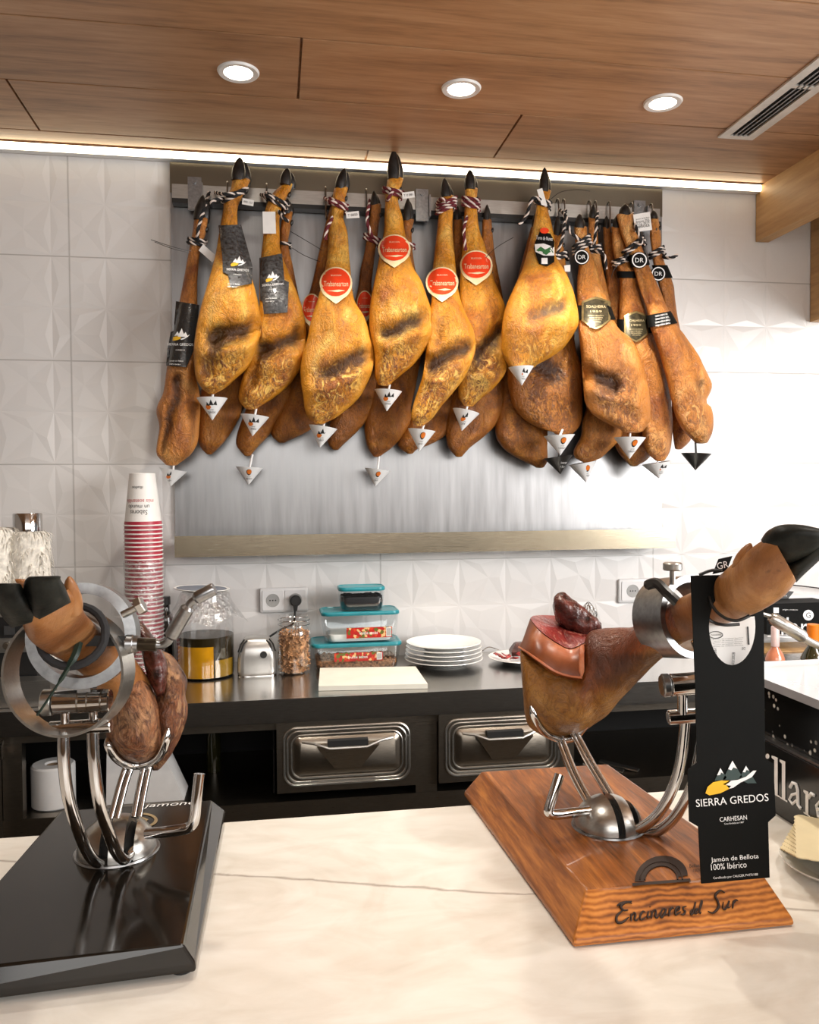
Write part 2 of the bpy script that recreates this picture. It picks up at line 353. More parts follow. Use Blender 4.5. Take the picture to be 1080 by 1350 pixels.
def obj(name, mb, mats, parent=None, angle=38, origin=None, smooth=True):
    if not isinstance(mats, (list, tuple)): mats = [mats]
    me = bpy.data.meshes.new(name)
    if origin is None:
        if parent is not None: origin = Vector(parent['_o'])
        else:
            xs = [v.x for v in mb.v]; ys = [v.y for v in mb.v]; zs = [v.z for v in mb.v]
            origin = Vector(((min(xs)+max(xs))/2, (min(ys)+max(ys))/2, min(zs)))
    me.from_pydata([tuple(v-origin) for v in mb.v], [], mb.f)
    for x in mats: me.materials.append(x)
    me.polygons.foreach_set('material_index', mb.mi)
    if mb.zone:
        at = me.color_attributes.new('zone', 'FLOAT_COLOR', 'POINT')
        for i, c in mb.zone.items(): at.data[i].color = (c[0], c[1], c[2], 1)
    me.update(); me.validate()
    if smooth:
        me.shade_smooth(); me.set_sharp_from_angle(angle=math.radians(angle))
    o = bpy.data.objects.new(name, me); COL.objects.link(o)
    if parent is not None:
        o.parent = parent
        o['_o'] = tuple(parent['_o'])
    else: o.location = origin; o['_o'] = tuple(origin)
    return o
def tag(o, label, cat, group=None):
    o['label'] = label; o['category'] = cat
    if group: o['group'] = group
    return o
def thing(name, loc, label, cat, group=None):
    o = bpy.data.objects.new(name, None); COL.objects.link(o); o.location = loc; o['_o'] = tuple(loc)
    o.empty_display_size = .05
    return tag(o, label, cat, group)
def struct(o): o['kind'] = 'structure'; return o
def copy_tree(o, delta, label=None, group=None):
    c = o.copy(); COL.objects.link(c); c.location = o.location+Vector(delta)
    if label: c['label'] = label
    if group: c['group'] = group
    for ch in o.children:
        d = ch.copy(); COL.objects.link(d); d.parent = c
        for g in ch.children: e = g.copy(); COL.objects.link(e); e.parent = d
    return c
def rrect(cx, cy, w, h, r, n=5):       # rounded rectangle, 2D points
    pts = []
    for sx, sy, a0 in ((1, 1, 0), (-1, 1, 90), (-1, -1, 180), (1, -1, 270)):
        for i in range(n+1):
            a = math.radians(a0+90*i/n); pts.append((cx+sx*(w/2-r)+r*math.cos(a), cy+sy*(h/2-r)+r*math.sin(a)))
    return pts
def smooth_path(pts, k=8):
    pts = [Vector(p) for p in pts]; out = []
    for i in range(len(pts)-1):
        p0 = pts[max(i-1, 0)]; p1 = pts[i]; p2 = pts[i+1]; p3 = pts[min(i+2, len(pts)-1)]
        for j in range(k):
            t = j/k
            out.append(.5*((2*p1)+(p2-p0)*t+(2*p0-5*p1+4*p2-p3)*t*t+(3*p1-p0-3*p2+p3)*t**3))
    out.append(pts[-1]); return out
_tc = {}
def text2d(s, shear=0., space=1.):
    key = (s, shear, space)
    if key not in _tc:
        cu = bpy.data.curves.new('t', 'FONT'); cu.body = s; cu.align_x = 'CENTER'; cu.align_y = 'CENTER'; cu.shear = shear; cu.resolution_u = 3
        cu.space_character = space
        o = bpy.data.objects.new('t', cu); COL.objects.link(o)
        bpy.context.view_layer.update()
        me = bpy.data.meshes.new_from_object(o.evaluated_get(bpy.context.evaluated_depsgraph_get()))
        vs = [(v.co.x, v.co.y) for v in me.vertices]; fs = [tuple(p.vertices) for p in me.polygons]
        bpy.data.objects.remove(o); bpy.data.curves.remove(cu); bpy.data.meshes.remove(me)
        _tc[key] = (vs, fs)
    return _tc[key]
def put_text(mb, fn, s, cx, cy, width, height=None, ang=0., mi=0, shear=0.):
    """lay lettering on a surface: fn(x, y) -> place; x right, y DOWN (picture sense); fits the width"""
    vs, fs = text2d(s, shear)
    x0 = min(v[0] for v in vs); x1 = max(v[0] for v in vs); y0 = min(v[1] for v in vs); y1 = max(v[1] for v in vs)
    k = width/(x1-x0); ky = k if height is None else height/(y1-y0)
    ca, sa = math.cos(ang), math.sin(ang); out = []
    for x, y in vs:
        X = (x-(x0+x1)/2)*k; Y = -(y-(y0+y1)/2)*ky
        out.append(fn(cx+X*ca-Y*sa, cy+X*sa+Y*ca))
    mb.add(out, fs, mi)
def put_poly(mb, fn, pts, mi=0, rings=4, center=None):
    """a star-shaped patch that follows a surface"""
    cx = sum(p[0] for p in pts)/len(pts); cy = sum(p[1] for p in pts)/len(pts)
    if center: cx, cy = center
    dense = []
    for i in range(len(pts)):
        a = pts[i]; b = pts[(i+1) % len(pts)]; L = math.hypot(b[0]-a[0], b[1]-a[1]); n = max(1, min(8, int(L/4)))
        if rings <= 2: n = 1
        for j in range(n): dense.append((lerp(a[0], b[0], j/n), lerp(a[1], b[1], j/n)))
    n = len(dense); vs = [fn(cx, cy)]; fs = []
    for r in range(1, rings+1):
        for x, y in dense: vs.append(fn(lerp(cx, x, r/rings), lerp(cy, y, r/rings)))
    for j in range(n): fs.append((0, 1+(j+1) % n, 1+j))
    for r in range(rings-1):
        for j in range(n):
            a = 1+r*n+j; b = 1+r*n+(j+1) % n; fs.append((a, b, b+n, a+n))
    mb.add(vs, fs, mi)
def oval(cx, cy, rx, ry, n=20): return [(cx+rx*math.cos(2*math.pi*i/n), cy+ry*math.sin(2*math.pi*i/n)) for i in range(n)]

exec_order = None
# ================================================================== the room
mb = MB(); mb.box((-2.7, -3.3, -.05), (4.0, 2.6, 0)); struct(obj('floor', mb, simple('dark_floor_tile', (.10, .085, .07, 1), .4)))
mb = MB(); mb.box((-2.8, -3.3, 0), (-2.7, 2.6, CEIL)); struct(obj('wall_left', mb, simple('beige_plaster', (.50, .45, .40, 1), .8)))
mb = MB(); mb.box((-2.8, -3.4, 0), (4.0, -3.3, CEIL)); struct(obj('wall_rear', mb, m['beamwood']))
# tiled wall with faceted relief
mb = MB(); X0, Z0, st = -.3271-.15*14, .0775+EYE-.15*10, .15
rr = random.Random(3); vs = []; fs = []
for j in range(18):
    for i in range(36):
        x, z = X0+i*st, Z0+j*st; o = len(vs); hh = .0023+rr.uniform(-.0008, .0008)
        pt = [(0, 0, 0), (st, 0, 0), (st, st, 0), (0, st, 0)]
        mid = [(st/2+rr.uniform(-.012, .012), .020, hh), (st-.020, st/2+rr.uniform(-.012, .012), hh), (st/2+rr.uniform(-.012, .012), st-.020, hh), (.020, st/2+rr.uniform(-.012, .012), hh)]
        cen = (st/2+rr.uniform(-.02, .02), st/2+rr.uniform(-.02, .02), hh-rr.uniform(-.0006, .0018))
        vs += [(x+a_, WY-h_, z+b_) for a_, b_, h_ in pt+mid+[cen]]
        for q in range(4): fs += [(o+q, o+(q+1) % 4, o+4+q), (o+q, o+4+q, o+8), (o+q, o+8, o+4+(q+3) % 4)]
mb.add(vs, fs)
mb.box((-2.7, WY+.012, 0), (4.0, WY+.1, 2.5))
struct(obj('wall_back', mb, m['tile'], smooth=False))
# oak plank ceiling: boards side by side with open seams, and a light slot along the wall
mb = MB(); tone = []
rows = [(2.1235, 2.4095), (1.8375, 2.1235), (1.5515, 1.8375), (1.2655, 1.5515), (.9795, 1.2655), (.69, .9795), (.40, .69), (0., .4), (-.6, 0), (-1.2, -.6), (-2, -1.2), (-3.3, -2)]
cuts = {0: (-.62, .655), 1: (.07,), 2: (-.9, 1.3), 3: (.5,), 4: (-.2, 1.6), 5: (.9,)}
rows = [(2.4095, 2.482)]+rows
cuts = {k+1: v for k, v in cuts.items()}; cuts[0] = (.28,)
g = .0030
for ri, (y0, y1) in enumerate(rows):
    xs = [-2.7]+list(cuts.get(ri, (random.uniform(-1, 1.5),)))+[4.0]
    for a, b in zip(xs, xs[1:]):
        n0 = len(mb.v); mb.box((a+g, y0+g, CEIL), (b-g, y1-g, CEIL+.012)); tone += [random.random()]*8
mb.box((-2.7, -3.3, CEIL+.012), (4.0, 2.6, CEIL+.05)); tone += [0]*8
o = struct(obj('ceiling', mb, m['ceil'], smooth=False))
at = o.data.attributes.new('tone', 'FLOAT', 'POINT'); at.data.foreach_set('value', tone)
mb = MB(); mb.box((-2.7, 2.494, CEIL-.020), (1.578, 2.499, CEIL-.001)); struct(obj('trim_1', mb, m['led']))
mb = MB(); mb.box((-2.7, 2.4991, CEIL-.021), (1.578, WY-.009, CEIL-.001)); struct(obj('trim_4', mb, m['whiteplastic']))     # lit cove strip along the wall
# oak beams on the right
mb = MB(); mb.box((1.58, -1.0, 2.225), (1.625, WY-.006, CEIL)); struct(obj('trim_2', mb, m['beamwood']))
mb = MB(); mb.box((1.780, 1.4, 1.967), (1.83, WY-.006, CEIL)); struct(obj('trim_3', mb, m['beamwood']))
# bar counter in front
mb = MB()
mb.loft([[Vector((x, y, z)) for x, y in ((-2.0, -.35), (2.4, -.35), (2.4, 1.127), (-2.0, 1.127))] for z in (BAR-.03, BAR)])
bar = thing('bar_counter', (0.2, .4, 0), 'cream marble bar top with brown veins in the foreground', 'counter')
obj('marble_top', mb, m['marble'], bar, smooth=False)
mb = MB(); mb.box((-2.0, .1, 0), (2.4, 1.09, BAR-.031)); obj('base', mb, m['steel_dark'], bar)

# ------------------------------------------------------------------ downlights and vent in the ceiling
def downlight(x, y, label):
    t = thing('downlight', (x, y, CEIL), label, 'ceiling light', 'round recessed ceiling lights')
    mb = MB(); mb.lathe([(.034, .0), (.034, -.004), (.046, -.005), (.049, -.001), (.049, .0)], (x, y, CEIL-.0005), (0, 0, 1), 36, 0, False); obj('trim_ring', mb, m['whiteplastic'], t)
    mb = MB(); mb.lathe([(.0335, -.002), (.028, .0004)], (x, y, CEIL-.0015), (0, 0, 1), 32); obj('lens', mb, m['lamp'], t)
    l = bpy.data.lights.new('downlight_beam', 'SPOT'); l.energy = 19 if x < 0 else (40 if x > .9 and y > 1.9 else 25); l.spot_size = math.radians(105); l.spot_blend = .7; l.shadow_soft_size = .03; l.color = (1, .93, .82)
    lo = bpy.data.objects.new('downlight_beam', l); COL.objects.link(lo); lo.location = (x, y, CEIL-.02)
downlight(-.072, 2.004, 'round recessed downlight at left, above the leftmost hanging hams')
downlight(.464, 2.004, 'round recessed downlight in the middle of the wooden ceiling')
downlight(.990, 2.000, 'round recessed downlight at right, nearest the long air vent')
downlight(-.072, .95, 'added fill downlight above the left ham stand, outside the picture')  # unseen fixture added to brighten the bar
downlight(1.0, .75, 'added fill downlight above the bar, outside the picture')  # also an added fixture, lights the marble from the right
downlight(.37, 1.585, 'round recessed downlight at the top edge, nearer the bar')
x0, x1, y1 = 1.237, 1.343, 2.168
t = thing('air_vent', ((x0+x1)/2, 1.6, CEIL), 'long slotted metal air vent set in the wooden ceiling at right', 'air vent')
mb = MB()
mb.box((x0, 1.0, CEIL-.006), (x0+.026, y1, CEIL-.0005)); mb.box((x1-.026, 1.0, CEIL-.006), (x1, y1, CEIL-.0005)); mb.box((x0+.026, y1-.02, CEIL-.006), (x1-.026, y1, CEIL-.0005)); mb.box((x0+.026, 1.86, CEIL-.006), (x1-.026, 1.872, CEIL-.001))
obj('frame', mb, simple('white_vent_frame', (.66, .64, .60, 1), .35, .2), t)
mb = MB(); mb.box((x0+.026, 1.0, CEIL-.0012), (x1-.026, y1-.02, CEIL-.0006)); obj('dark_duct', mb, m['void'], t)
for i in range(3):
    xx = x0+.026+(i+1)*(x1-x0-.052)/4; mb = MB(); mb.box((xx-.0022, 1.0, CEIL-.006), (xx+.0022, y1-.02, CEIL-.0013)); obj('slat', mb, m['satin'], t)

# ------------------------------------------------------------------ steel panel, shelf and ham rail
t = thing('wall_panel', (.48, WY-.01, 1.28), 'brushed stainless steel panel on the tiled wall behind the hanging hams', 'wall panel')
a = P(224, 211, WY-.014); b = P(872, 699, WY-.014)
mb = MB(); mb.box((a.x, WY-.014, b.z), (b.x, WY-.007, CEIL-.024)); obj('sheet', mb, m['steel_panel'], t, smooth=False)
mb = MB(); mb.box((a.x, WY-.020, P(300, 262, WY).z+.004), (b.x-.002, WY-.0145, CEIL-.025)); obj('top_strip', mb, steel('warm_steel_strip', (.22, .195, .15, 1), .28, (.5, .5, .5), .05, 4), t, smooth=False)
sa = P(230, 707, WY-.12); sb = P(891, 724, WY-.12); sa2 = P(230, 735, WY-.12)
mb = MB(); mb.box((sa.x, WY-.12, sa2.z), (sb.x, WY-.113, sa.z)); mb.box((sa.x, WY-.113, sa2.z+.012), (sb.x, WY-.0145, sa2.z+.018))
t = thing('wall_shelf', ((sa.x+sb.x)/2, WY-.06, sa2.z), 'shallow stainless steel tray shelf along the foot of the wall panel', 'shelf')
obj('tray', mb, m['shelf_steel'], t, smooth=False)
SHELF = sa2.z+.018
RZ = P(560, 278, WY-.06).z; ra = P(227, 262, WY-.05); rb = P(870, 288, WY-.05)
t = thing('ham_rail', (.48, WY-.05, RZ), 'horizontal steel rail with hooks that carries the hanging hams', 'rail')
mb = MB(); mb.box((ra.x, WY-.052, RZ+.004), (rb.x, WY-.046, RZ+.045)); obj('bar', mb, m['steel'], t, smooth=False)
mb = MB(); mb.box((ra.x, WY-.058, RZ-.010), (rb.x, WY-.022, RZ+.003)); obj('lower_flange', mb, m['black'], t, smooth=False)
for px, py in ((258, 253), (558, 270), (845, 283)):
    c = P(px, py, WY-.06); mb = MB(); mb.box((c.x-.022, WY-.060, RZ-.03), (c.x+.016, WY-.0525, RZ+.065)); mb.cyl((c.x-.004, WY-.0605, RZ+.05), (c.x-.004, WY-.066, RZ+.05), .006, 10); mb.box((c.x+.0165, WY-.075, RZ-.02), (c.x+.021, WY-.0145, RZ+.045)); obj('bracket', mb, m['satin'], t)
def hook(px, py):
    c = P(px, py, WY-.075)
    mb = MB(); mb.tube(smooth_path([(c.x, WY-.040, RZ+.02), (c.x, WY-.045, RZ+.052), (c.x, WY-.062, RZ+.055), (c.x, WY-.066, RZ+.03), (c.x, WY-.068, RZ-.03), (c.x, WY-.085, RZ-.045), (c.x, WY-.096, RZ-.03)], 5), .0026, 6); obj('hook', mb, m['satin'], t)
for px in (300, 352, 430, 484, 518, 590, 622, 712, 738, 746, 780, 788, 806, 836, 862): hook(px, 280)

# ------------------------------------------------------------------ back counter and cabinets below it
CF = 2.05
t = thing('back_counter', (.3, 2.3, .84), 'long stainless steel worktop against the tiled wall', 'worktop')
mb = MB(); mb.box((-1.6, CF, CTR-.055), (2.6, WY-.010, CTR)); mb.box((-1.6, CF+.008, CTR-.062), (2.6, CF+.03, CTR-.0551))
obj('worktop', mb, steel('polished_worktop_steel', (.62, .60, .57, 1), .17, (.6, 6, 6), .08), t, smooth=False)
CY = 2.08
t = thing('under_counter_cabinet', (.3, 2.3, 0), 'dark stainless steel cabinet run under the back worktop with open bays', 'cabinet')
zt = CTR-.0625; zr1 = P(300, 1062, CY).z; zr0 = P(300, 1084, CY).z
def X(px): return P(px, 1000, CY).x
mb = MB()
mb.box((-1.6, CY, zt-.022), (2.6, CY+.03, zt)); mb.box((-1.6, CY, zr0), (2.6, CY+.03, zr1))
for a, b in ((3, 29), (548, 576), (742, 757)): mb.box((X(a), CY, zr1+.0005), (X(b), CY+.03, zt-.0225))
mb.box((-1.6, CY+.031, zr1-.006), (2.6, 2.515, zr1-.002))
obj('frame', mb, m['steel_dark'], t, smooth=False)
mb = MB(); mb.box((-1.6, 2.516, .02), (2.6, 2.521, zt)); mb.box((X(362)-.004, CY+.031, zr1+.012), (X(362), 2.5155, zt-.023))
mb.box((-1.6, CY+.01, .02), (2.6, CY+.029, zr0-.0045)); obj('inside_panel', mb, m['void'], t, smooth=False)
def drawer(xa, xb, za, zb):
    w, h = xb-xa, zb-za; cx, cz = (xa+xb)/2, (za+zb)/2
    mb = MB(); mb.box((xa, CY-.02, za), (xb, CY-.003, zb)); mb.box((xa+.01, CY-.0029, za+.01), (xb-.01, CY+.35, zb-.012)); c = obj('drawer', mb, m['steel_dark'], t)
    for ww, r in ((w-.036, .0035), (w-.052, .003), (w-.072, .0025)):
        hh = h-(w-ww)*1.0; mb = MB()
        mb.tube([(cx+x, CY-.021, cz+z) for x, z in rrect(0, 0, ww, hh, .03*ww/w+.004, 6)], r, 8, closed=True); obj('pressed_rim', mb, m['steel'], c)
    mb = MB(); R0 = rrect(0, 0, w-.084, h-.084, .014); R1 = rrect(0, 0, w-.108, h-.108, .010)
    mb.loft([[Vector((cx+x, CY-.0205, cz+z)) for x, z in R0], [Vector((cx+x, CY-.030, cz+z)) for x, z in R1]]); obj('raised_panel', mb, m['steel_dark'], c)
    # trapezoid pull scoop with a bright rim
    zt_ = cz+(h-.108)/2-.002; zb_ = cz-.03; q = w*.19
    mb = MB(); mb.hexa([(cx-q*.5, CY-.034, zb_), (cx+q*.5, CY-.034, zb_), (cx+q*.5, CY-.0305, zb_), (cx-q*.5, CY-.0305, zb_), (cx-q*1.15, CY-.052, zt_-.005), (cx+q*1.15, CY-.052, zt_-.005), (cx+q*1.15, CY-.0305, zt_), (cx-q*1.15, CY-.0305, zt_)]); obj('pull_scoop', mb, m['steel_dark'], c)
    mb = MB(); mb.tube([(cx-q*1.7, CY-.034, zt_+.006), (cx-q*1.25, CY-.045, zt_+.004), (cx-q*.7, CY-.053, zt_-.008), (cx+q*.7, CY-.053, zt_-.008), (cx+q*1.25, CY-.045, zt_+.004), (cx+q*1.7, CY-.034, zt_+.006)], .0032, 8); obj('scoop_rim', mb, m['steel'], c)
    mb = MB(); mb.box((cx-q*.75, CY-.050, zt_-.004), (cx+q*.75, CY-.031, zt_+.010)); obj('scoop_slot', mb, m['void'], c)
za = P(365, 1043, CY).z; zb = P(365, 946, CY).z
drawer(X(365), X(547), za, zb-.006); drawer(X(577), X(741), za, zb-.006)
mb = MB(); mb.box((X(-110), CY-.022, zr0), (X(2), CY-.001, zt-.024)); c = obj('door', mb, m['steel_dark'], t)
mb = MB(); h0 = P(3, 990, CY-.03); mb.tube([(h0.x-.002, CY-.022, h0.z+.02), (h0.x, CY-.04, h0.z+.015), (h0.x, CY-.04, h0.z-.015), (h0.x-.002, CY-.022, h0.z-.02)], .004, 8); obj('latch', mb, m['chrome'], c)
# things in the open bays
c0 = P(70, 1076, 2.16); zf = zr1-.0015
mb = MB(); R = .052
mb.lathe([(.016, .10), (.020, .105), (R-.004, .105), (R, .101), (R, .004), (R-.004, 0), (.016, 0), (.016, .10)], (c0.x, 2.17, zf), (0, 0, 1), 40, 0, False)
tr = thing('toilet_paper_roll', (c0.x, 2.17, zf), 'white roll of paper standing on the open shelf at the lower left', 'paper roll')
obj('paper', mb, m['paper'], tr)
mb = MB(); mb.lathe([(.0155, 0), (.0155, .1005), (.0145, .1005), (.0145, 0), (.0155, 0)], (c0.x, 2.17, zf+.0005), (0, 0, 1), 24, 0, False); obj('core', mb, simple('cardboard', (.22, .15, .09, 1), .8), tr)
mb = MB(); q = lambda px, py, y: P(px, py, y)
A = [q(140, 1066, 2.14), q(243, 1066, 2.14), q(243, 1066, 2.14)+Vector((0, .10, 0)), q(140, 1066, 2.14)+Vector((0, .10, 0))]
B_ = [q(141, 966, 2.16), q(205, 966, 2.16), q(205, 966, 2.16)+Vector((0, .07, 0)), q(141, 966, 2.16)+Vector((0, .07, 0))]
for v in A: v.z = zf
mb.hexa(A+B_); k = obj('paper_bag', mb, m['paper']); tag(k, 'white folded paper packet on the open shelf behind the dark board', 'paper packet')
cb = P(282, 985, 2.35)
mb = MB(); mb.lathe([(.020, 0), (.020, .10), (.009, .125), (.009, .150), (.0105, .150), (.0105, .162), (.009, .162)], (cb.x, 2.35, zf), (0, 0, 1), 20)
k = obj('bottle', mb, m['greenglass']); tag(k, 'dim dark bottle standing deep inside the open bay', 'bottle')
mb = MB()
for i, (px, py, an) in enumerate(((800, 1010, .5), (822, 1008, .75), (842, 1006, .6))):
    c0 = P(px, py, 2.13); mb = MB(); d = Vector((math.cos(2.2+an*.4), math.sin(2.2+an*.4), 0)); n = Vector((-d.y, d.x, 0)); c0.z = zf+.002
    w0 = .010; L = .11
    mb.loft([[c0+d*s*L+n*w0*(1 if s < .6 else 1.25)+Vector((0, 0, .008*s)), c0+d*s*L-n*w0+Vector((0, 0, .008*s)), c0+d*s*L-n*w0+Vector((0, 0, .004+.008*s)), c0+d*s*L+n*w0*(1 if s < .6 else 1.25)+Vector((0, 0, .004+.008*s))] for s in (0, .3, .6, .9, 1)])
    k = obj('spatula', mb, m['steel']); tag(k, ('flat steel spatula in the right open bay, leftmost of three', 'flat steel spatula in the right open bay, middle of three', 'flat steel spatula in the right open bay, rightmost of three')[i], 'spatula', 'steel spatulas in the right bay')
# ================================================================== hanging hams
def interp(rows, y):
    if y <= rows[0][0]: return rows[0][1], rows[0][2]
    for i in range(len(rows)-1):
        a, b = rows[i], rows[i+1]
        if y <= b[0]:
            t = (y-a[0])/(b[0]-a[0])
            p = rows[max(i-1, 0)]; n = rows[min(i+2, len(rows)-1)]
            out = []
            for k in (1, 2):
                m0 = (b[k]-p[k])/max(1e-6, b[0]-p[0])*(b[0]-a[0]); m1 = (n[k]-a[k])/max(1e-6, n[0]-a[0])*(b[0]-a[0])
                t2, t3 = t*t, t*t*t
                out.append((2*t3-3*t2+1)*a[k]+(t3-2*t2+t)*m0+(-2*t3+3*t2)*b[k]+(t3-t2)*m1)
            return out
    return rows[-1][1], rows[-1][2]
PEXP = 2.25
class Ham:
    """a cured leg described by its outline as seen on the wall (rows: y, left, right) and its distance from the wall"""
    def __init__(s, rows, yn, yb, flat=.62, t0=.22, t1=.55, creases=(), crust=None, seed=0):
        s.rows = rows; s.yn, s.yb = yn, yb; s.flat = flat; s.t0, s.t1 = t0, t1; s.cr = creases; s.crust = crust; s.seed = seed
        s.ya, s.yz = rows[0][0], rows[-1][0]
    def sec(s, y):
        xl, xr = interp(s.rows, y); t = (y-s.ya)/(s.yz-s.ya)
        Y = WY-lerp(s.yn, s.yb, sstep(s.t0, s.t1, t))
        hw = max(.4, (xr-xl)/2); hm = hw*Y/F
        hd = hm*lerp(.95, s.flat, sstep(10, 34, hw))
        return (xl+xr)/2, hw, Y, hd
    def surf(s, px, py, eps=.004):
        py = min(s.yz-1, max(s.ya+1, py)); cx, hw, Y, hd = s.sec(py); u = max(-.985, min(.985, (px-cx)/hw))
        return P(px, py, Y-hd*(1-abs(u)**PEXP)**(1/PEXP)-eps)
    def build(s, n=44, k=None):
        mb = MB(); k = k or max(20, int((s.yz-s.ya)/5.0)); ys = [lerp(s.ya, s.yz, i/k) for i in range(k+1)]
        cx0, hw0 = s.sec(s.ya)[:2]; cx1, hw1 = s.sec(s.yz)[:2]
        prof = [(y, 1.) for y in ys]
        top = [(s.ya-hw0*.35*math.sin(a), math.cos(a)) for a in (1.35, .95, .5)]; bot = [(s.yz+hw1*.32*math.sin(a), math.cos(a)) for a in (.5, .95, 1.35)]
        rings = []; zone = []
        for y, sc in top+prof+bot:
            yy = min(s.yz, max(s.ya, y)); cx, hw, Y, hd = s.sec(yy); hw *= sc; hd *= sc
            ring = []
            for j in range(n):
                th = 2*math.pi*j/n; c, si = math.cos(th), math.sin(th)
                px = cx+hw*math.copysign(abs(c)**(2/PEXP), c); dy = -hd*math.copysign(abs(si)**(2/PEXP), si)
                meat = 0.; off = 0.
                front = sstep(-.1, .35, si)
                wx = px+7*noise.noise(Vector((px*.035, y*.035, s.seed*2.7))); wy = y+7*noise.noise(Vector((px*.035+9, y*.035, s.seed*2.7)))+4*noise.noise(Vector((px*.11, y*.11, s.seed)))
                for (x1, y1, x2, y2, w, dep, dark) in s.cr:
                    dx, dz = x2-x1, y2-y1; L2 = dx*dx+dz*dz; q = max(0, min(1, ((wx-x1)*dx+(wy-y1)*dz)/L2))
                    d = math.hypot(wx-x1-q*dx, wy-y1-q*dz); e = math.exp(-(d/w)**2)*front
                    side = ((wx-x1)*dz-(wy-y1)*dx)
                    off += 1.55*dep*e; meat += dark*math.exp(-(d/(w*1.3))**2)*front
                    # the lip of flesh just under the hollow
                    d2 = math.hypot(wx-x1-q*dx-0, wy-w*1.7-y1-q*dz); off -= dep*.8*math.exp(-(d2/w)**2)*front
                cru = 0.
                if s.crust: cru = sstep(s.crust[0], s.crust[1], y)*front*s.crust[2]*sstep(0, .35, (1-abs(px-cx)/max(1, hw)))
                v = P(px, y, Y+dy+off)
                amp = .0045*sstep(6, 30, hw)
                nv = noise.noise(Vector((v.x*16+s.seed*3.1, v.y*16, v.z*11)))+.5*noise.noise(Vector((v.x*45+s.seed, v.y*45, v.z*26)))
                v.y -= amp*nv*(1 if si > -.2 else .3)
                ring.append(v); ed = abs((px-cx)/hw)+.22*noise.noise(Vector((px*.03, y*.022, s.seed*1.9))); zone.append((min(1, meat), cru*(1-.8*sstep(.62, .9, ed)), front*sstep(.62, .92, ed)*sstep(14, 26, hw)))
            rings.append(ring)
        mb.loft(rings); mb.zone = dict(enumerate(zone)); return mb
def claw(mb, base, tip, r, flat=1.):
    base = Vector(base); tip = Vector(tip); d = tip-base; L = d.length; d.normalize()
    a = Vector((0, 1, 0)); a = (a-d*a.dot(d)).normalized(); b = d.cross(a); rings = []
    for t, k in ((0, .92), (.2, 1.05), (.45, 1.0), (.7, .74), (.88, .45), (.97, .2), (1.0, .05)):
        c = base+d*L*t
        rings.append([c+a*math.cos(q)*r*k*flat+b*math.sin(q)*r*k for q in [2*math.pi*i/14 for i in range(14)]])
    mb.loft(rings)
def rope_loop(mb, h, py, tilt=0., turns=2, rr=.0042, up=None, tail=None, amp=1.12):
    """a twisted two-colour cord tied around the shank"""
    pts = []
    for i in range(turns*16+1):
        a = 2*math.pi*i/16; y = py+(i/16-turns/2)*5.0; cx, hw, Y, hd = h.sec(max(h.ya, y))
        p = P(cx+(hw*amp+2)*math.cos(a), y+tilt*math.cos(a), Y); q = Y-(hd*amp+.004)*math.sin(a)
        pts.append(P(cx+(hw*amp+2)*math.cos(a), y+tilt*math.cos(a), q))
    cords = [pts]
    if up: cords.append([pts[4]]+smooth_path([pts[4], *up], 8)[1:])
    if tail: cords.append([pts[-5]]+smooth_path([pts[-5], *tail], 8)[1:])
    for c in cords:
        # resample then twist two strands
        L = [0]
        for a, b in zip(c, c[1:]): L.append(L[-1]+(b-a).length)
        n = max(6, int(L[-1]/.0035)); out = []; j = 0
        for i in range(n+1):
            s_ = L[-1]*i/n
            while j < len(L)-2 and L[j+1] < s_: j += 1
            t = (s_-L[j])/max(1e-9, L[j+1]-L[j]); out.append(c[j].lerp(c[j+1], t))
        for st in range(3):
            path = []
            for i, p in enumerate(out):
                tg = (out[min(i+1, n)]-out[max(i-1, 0)]); tg = tg.normalized() if tg.length > 0 else Vector((0, 0, 1))
                a = tg.cross(Vector((.3, .9, .2))).normalized(); b = tg.cross(a); w = i*.62+st*2.094
                path.append(p+(a*math.cos(w)+b*math.sin(w))*rr*.62)
            mb.tube(path, rr*.66, 6, (0, 0, 1)[st])
MOUNT = [((-18, 0), (-9, -13), (-1, 0)), ((-8, 2), (3, -22), (13, 2)), ((6, 2), (14, -12), (22, 2))]
def logo_mountains(mb, fn, cx, cy, s, white=0, orange=1, dark=None):
    """three peaks over a swoosh"""
    for i, tri in enumerate(MOUNT):
        put_poly(mb, fn, [(cx+x*s, cy+y*s) for x, y in tri], white, 2)
    put_poly(mb, fn, [(cx+x*s, cy+y*s) for x, y in ((-24, 8), (-20, 3), (-10, 1), (2, 3), (-2, 9), (-14, 13), (-22, 14))], orange, 2)
    put_poly(mb, fn, [(cx+x*s, cy+y*s) for x, y in ((0, 8), (10, 5), (20, -1), (26, -5), (22, 1), (12, 8), (2, 11))], white, 2)
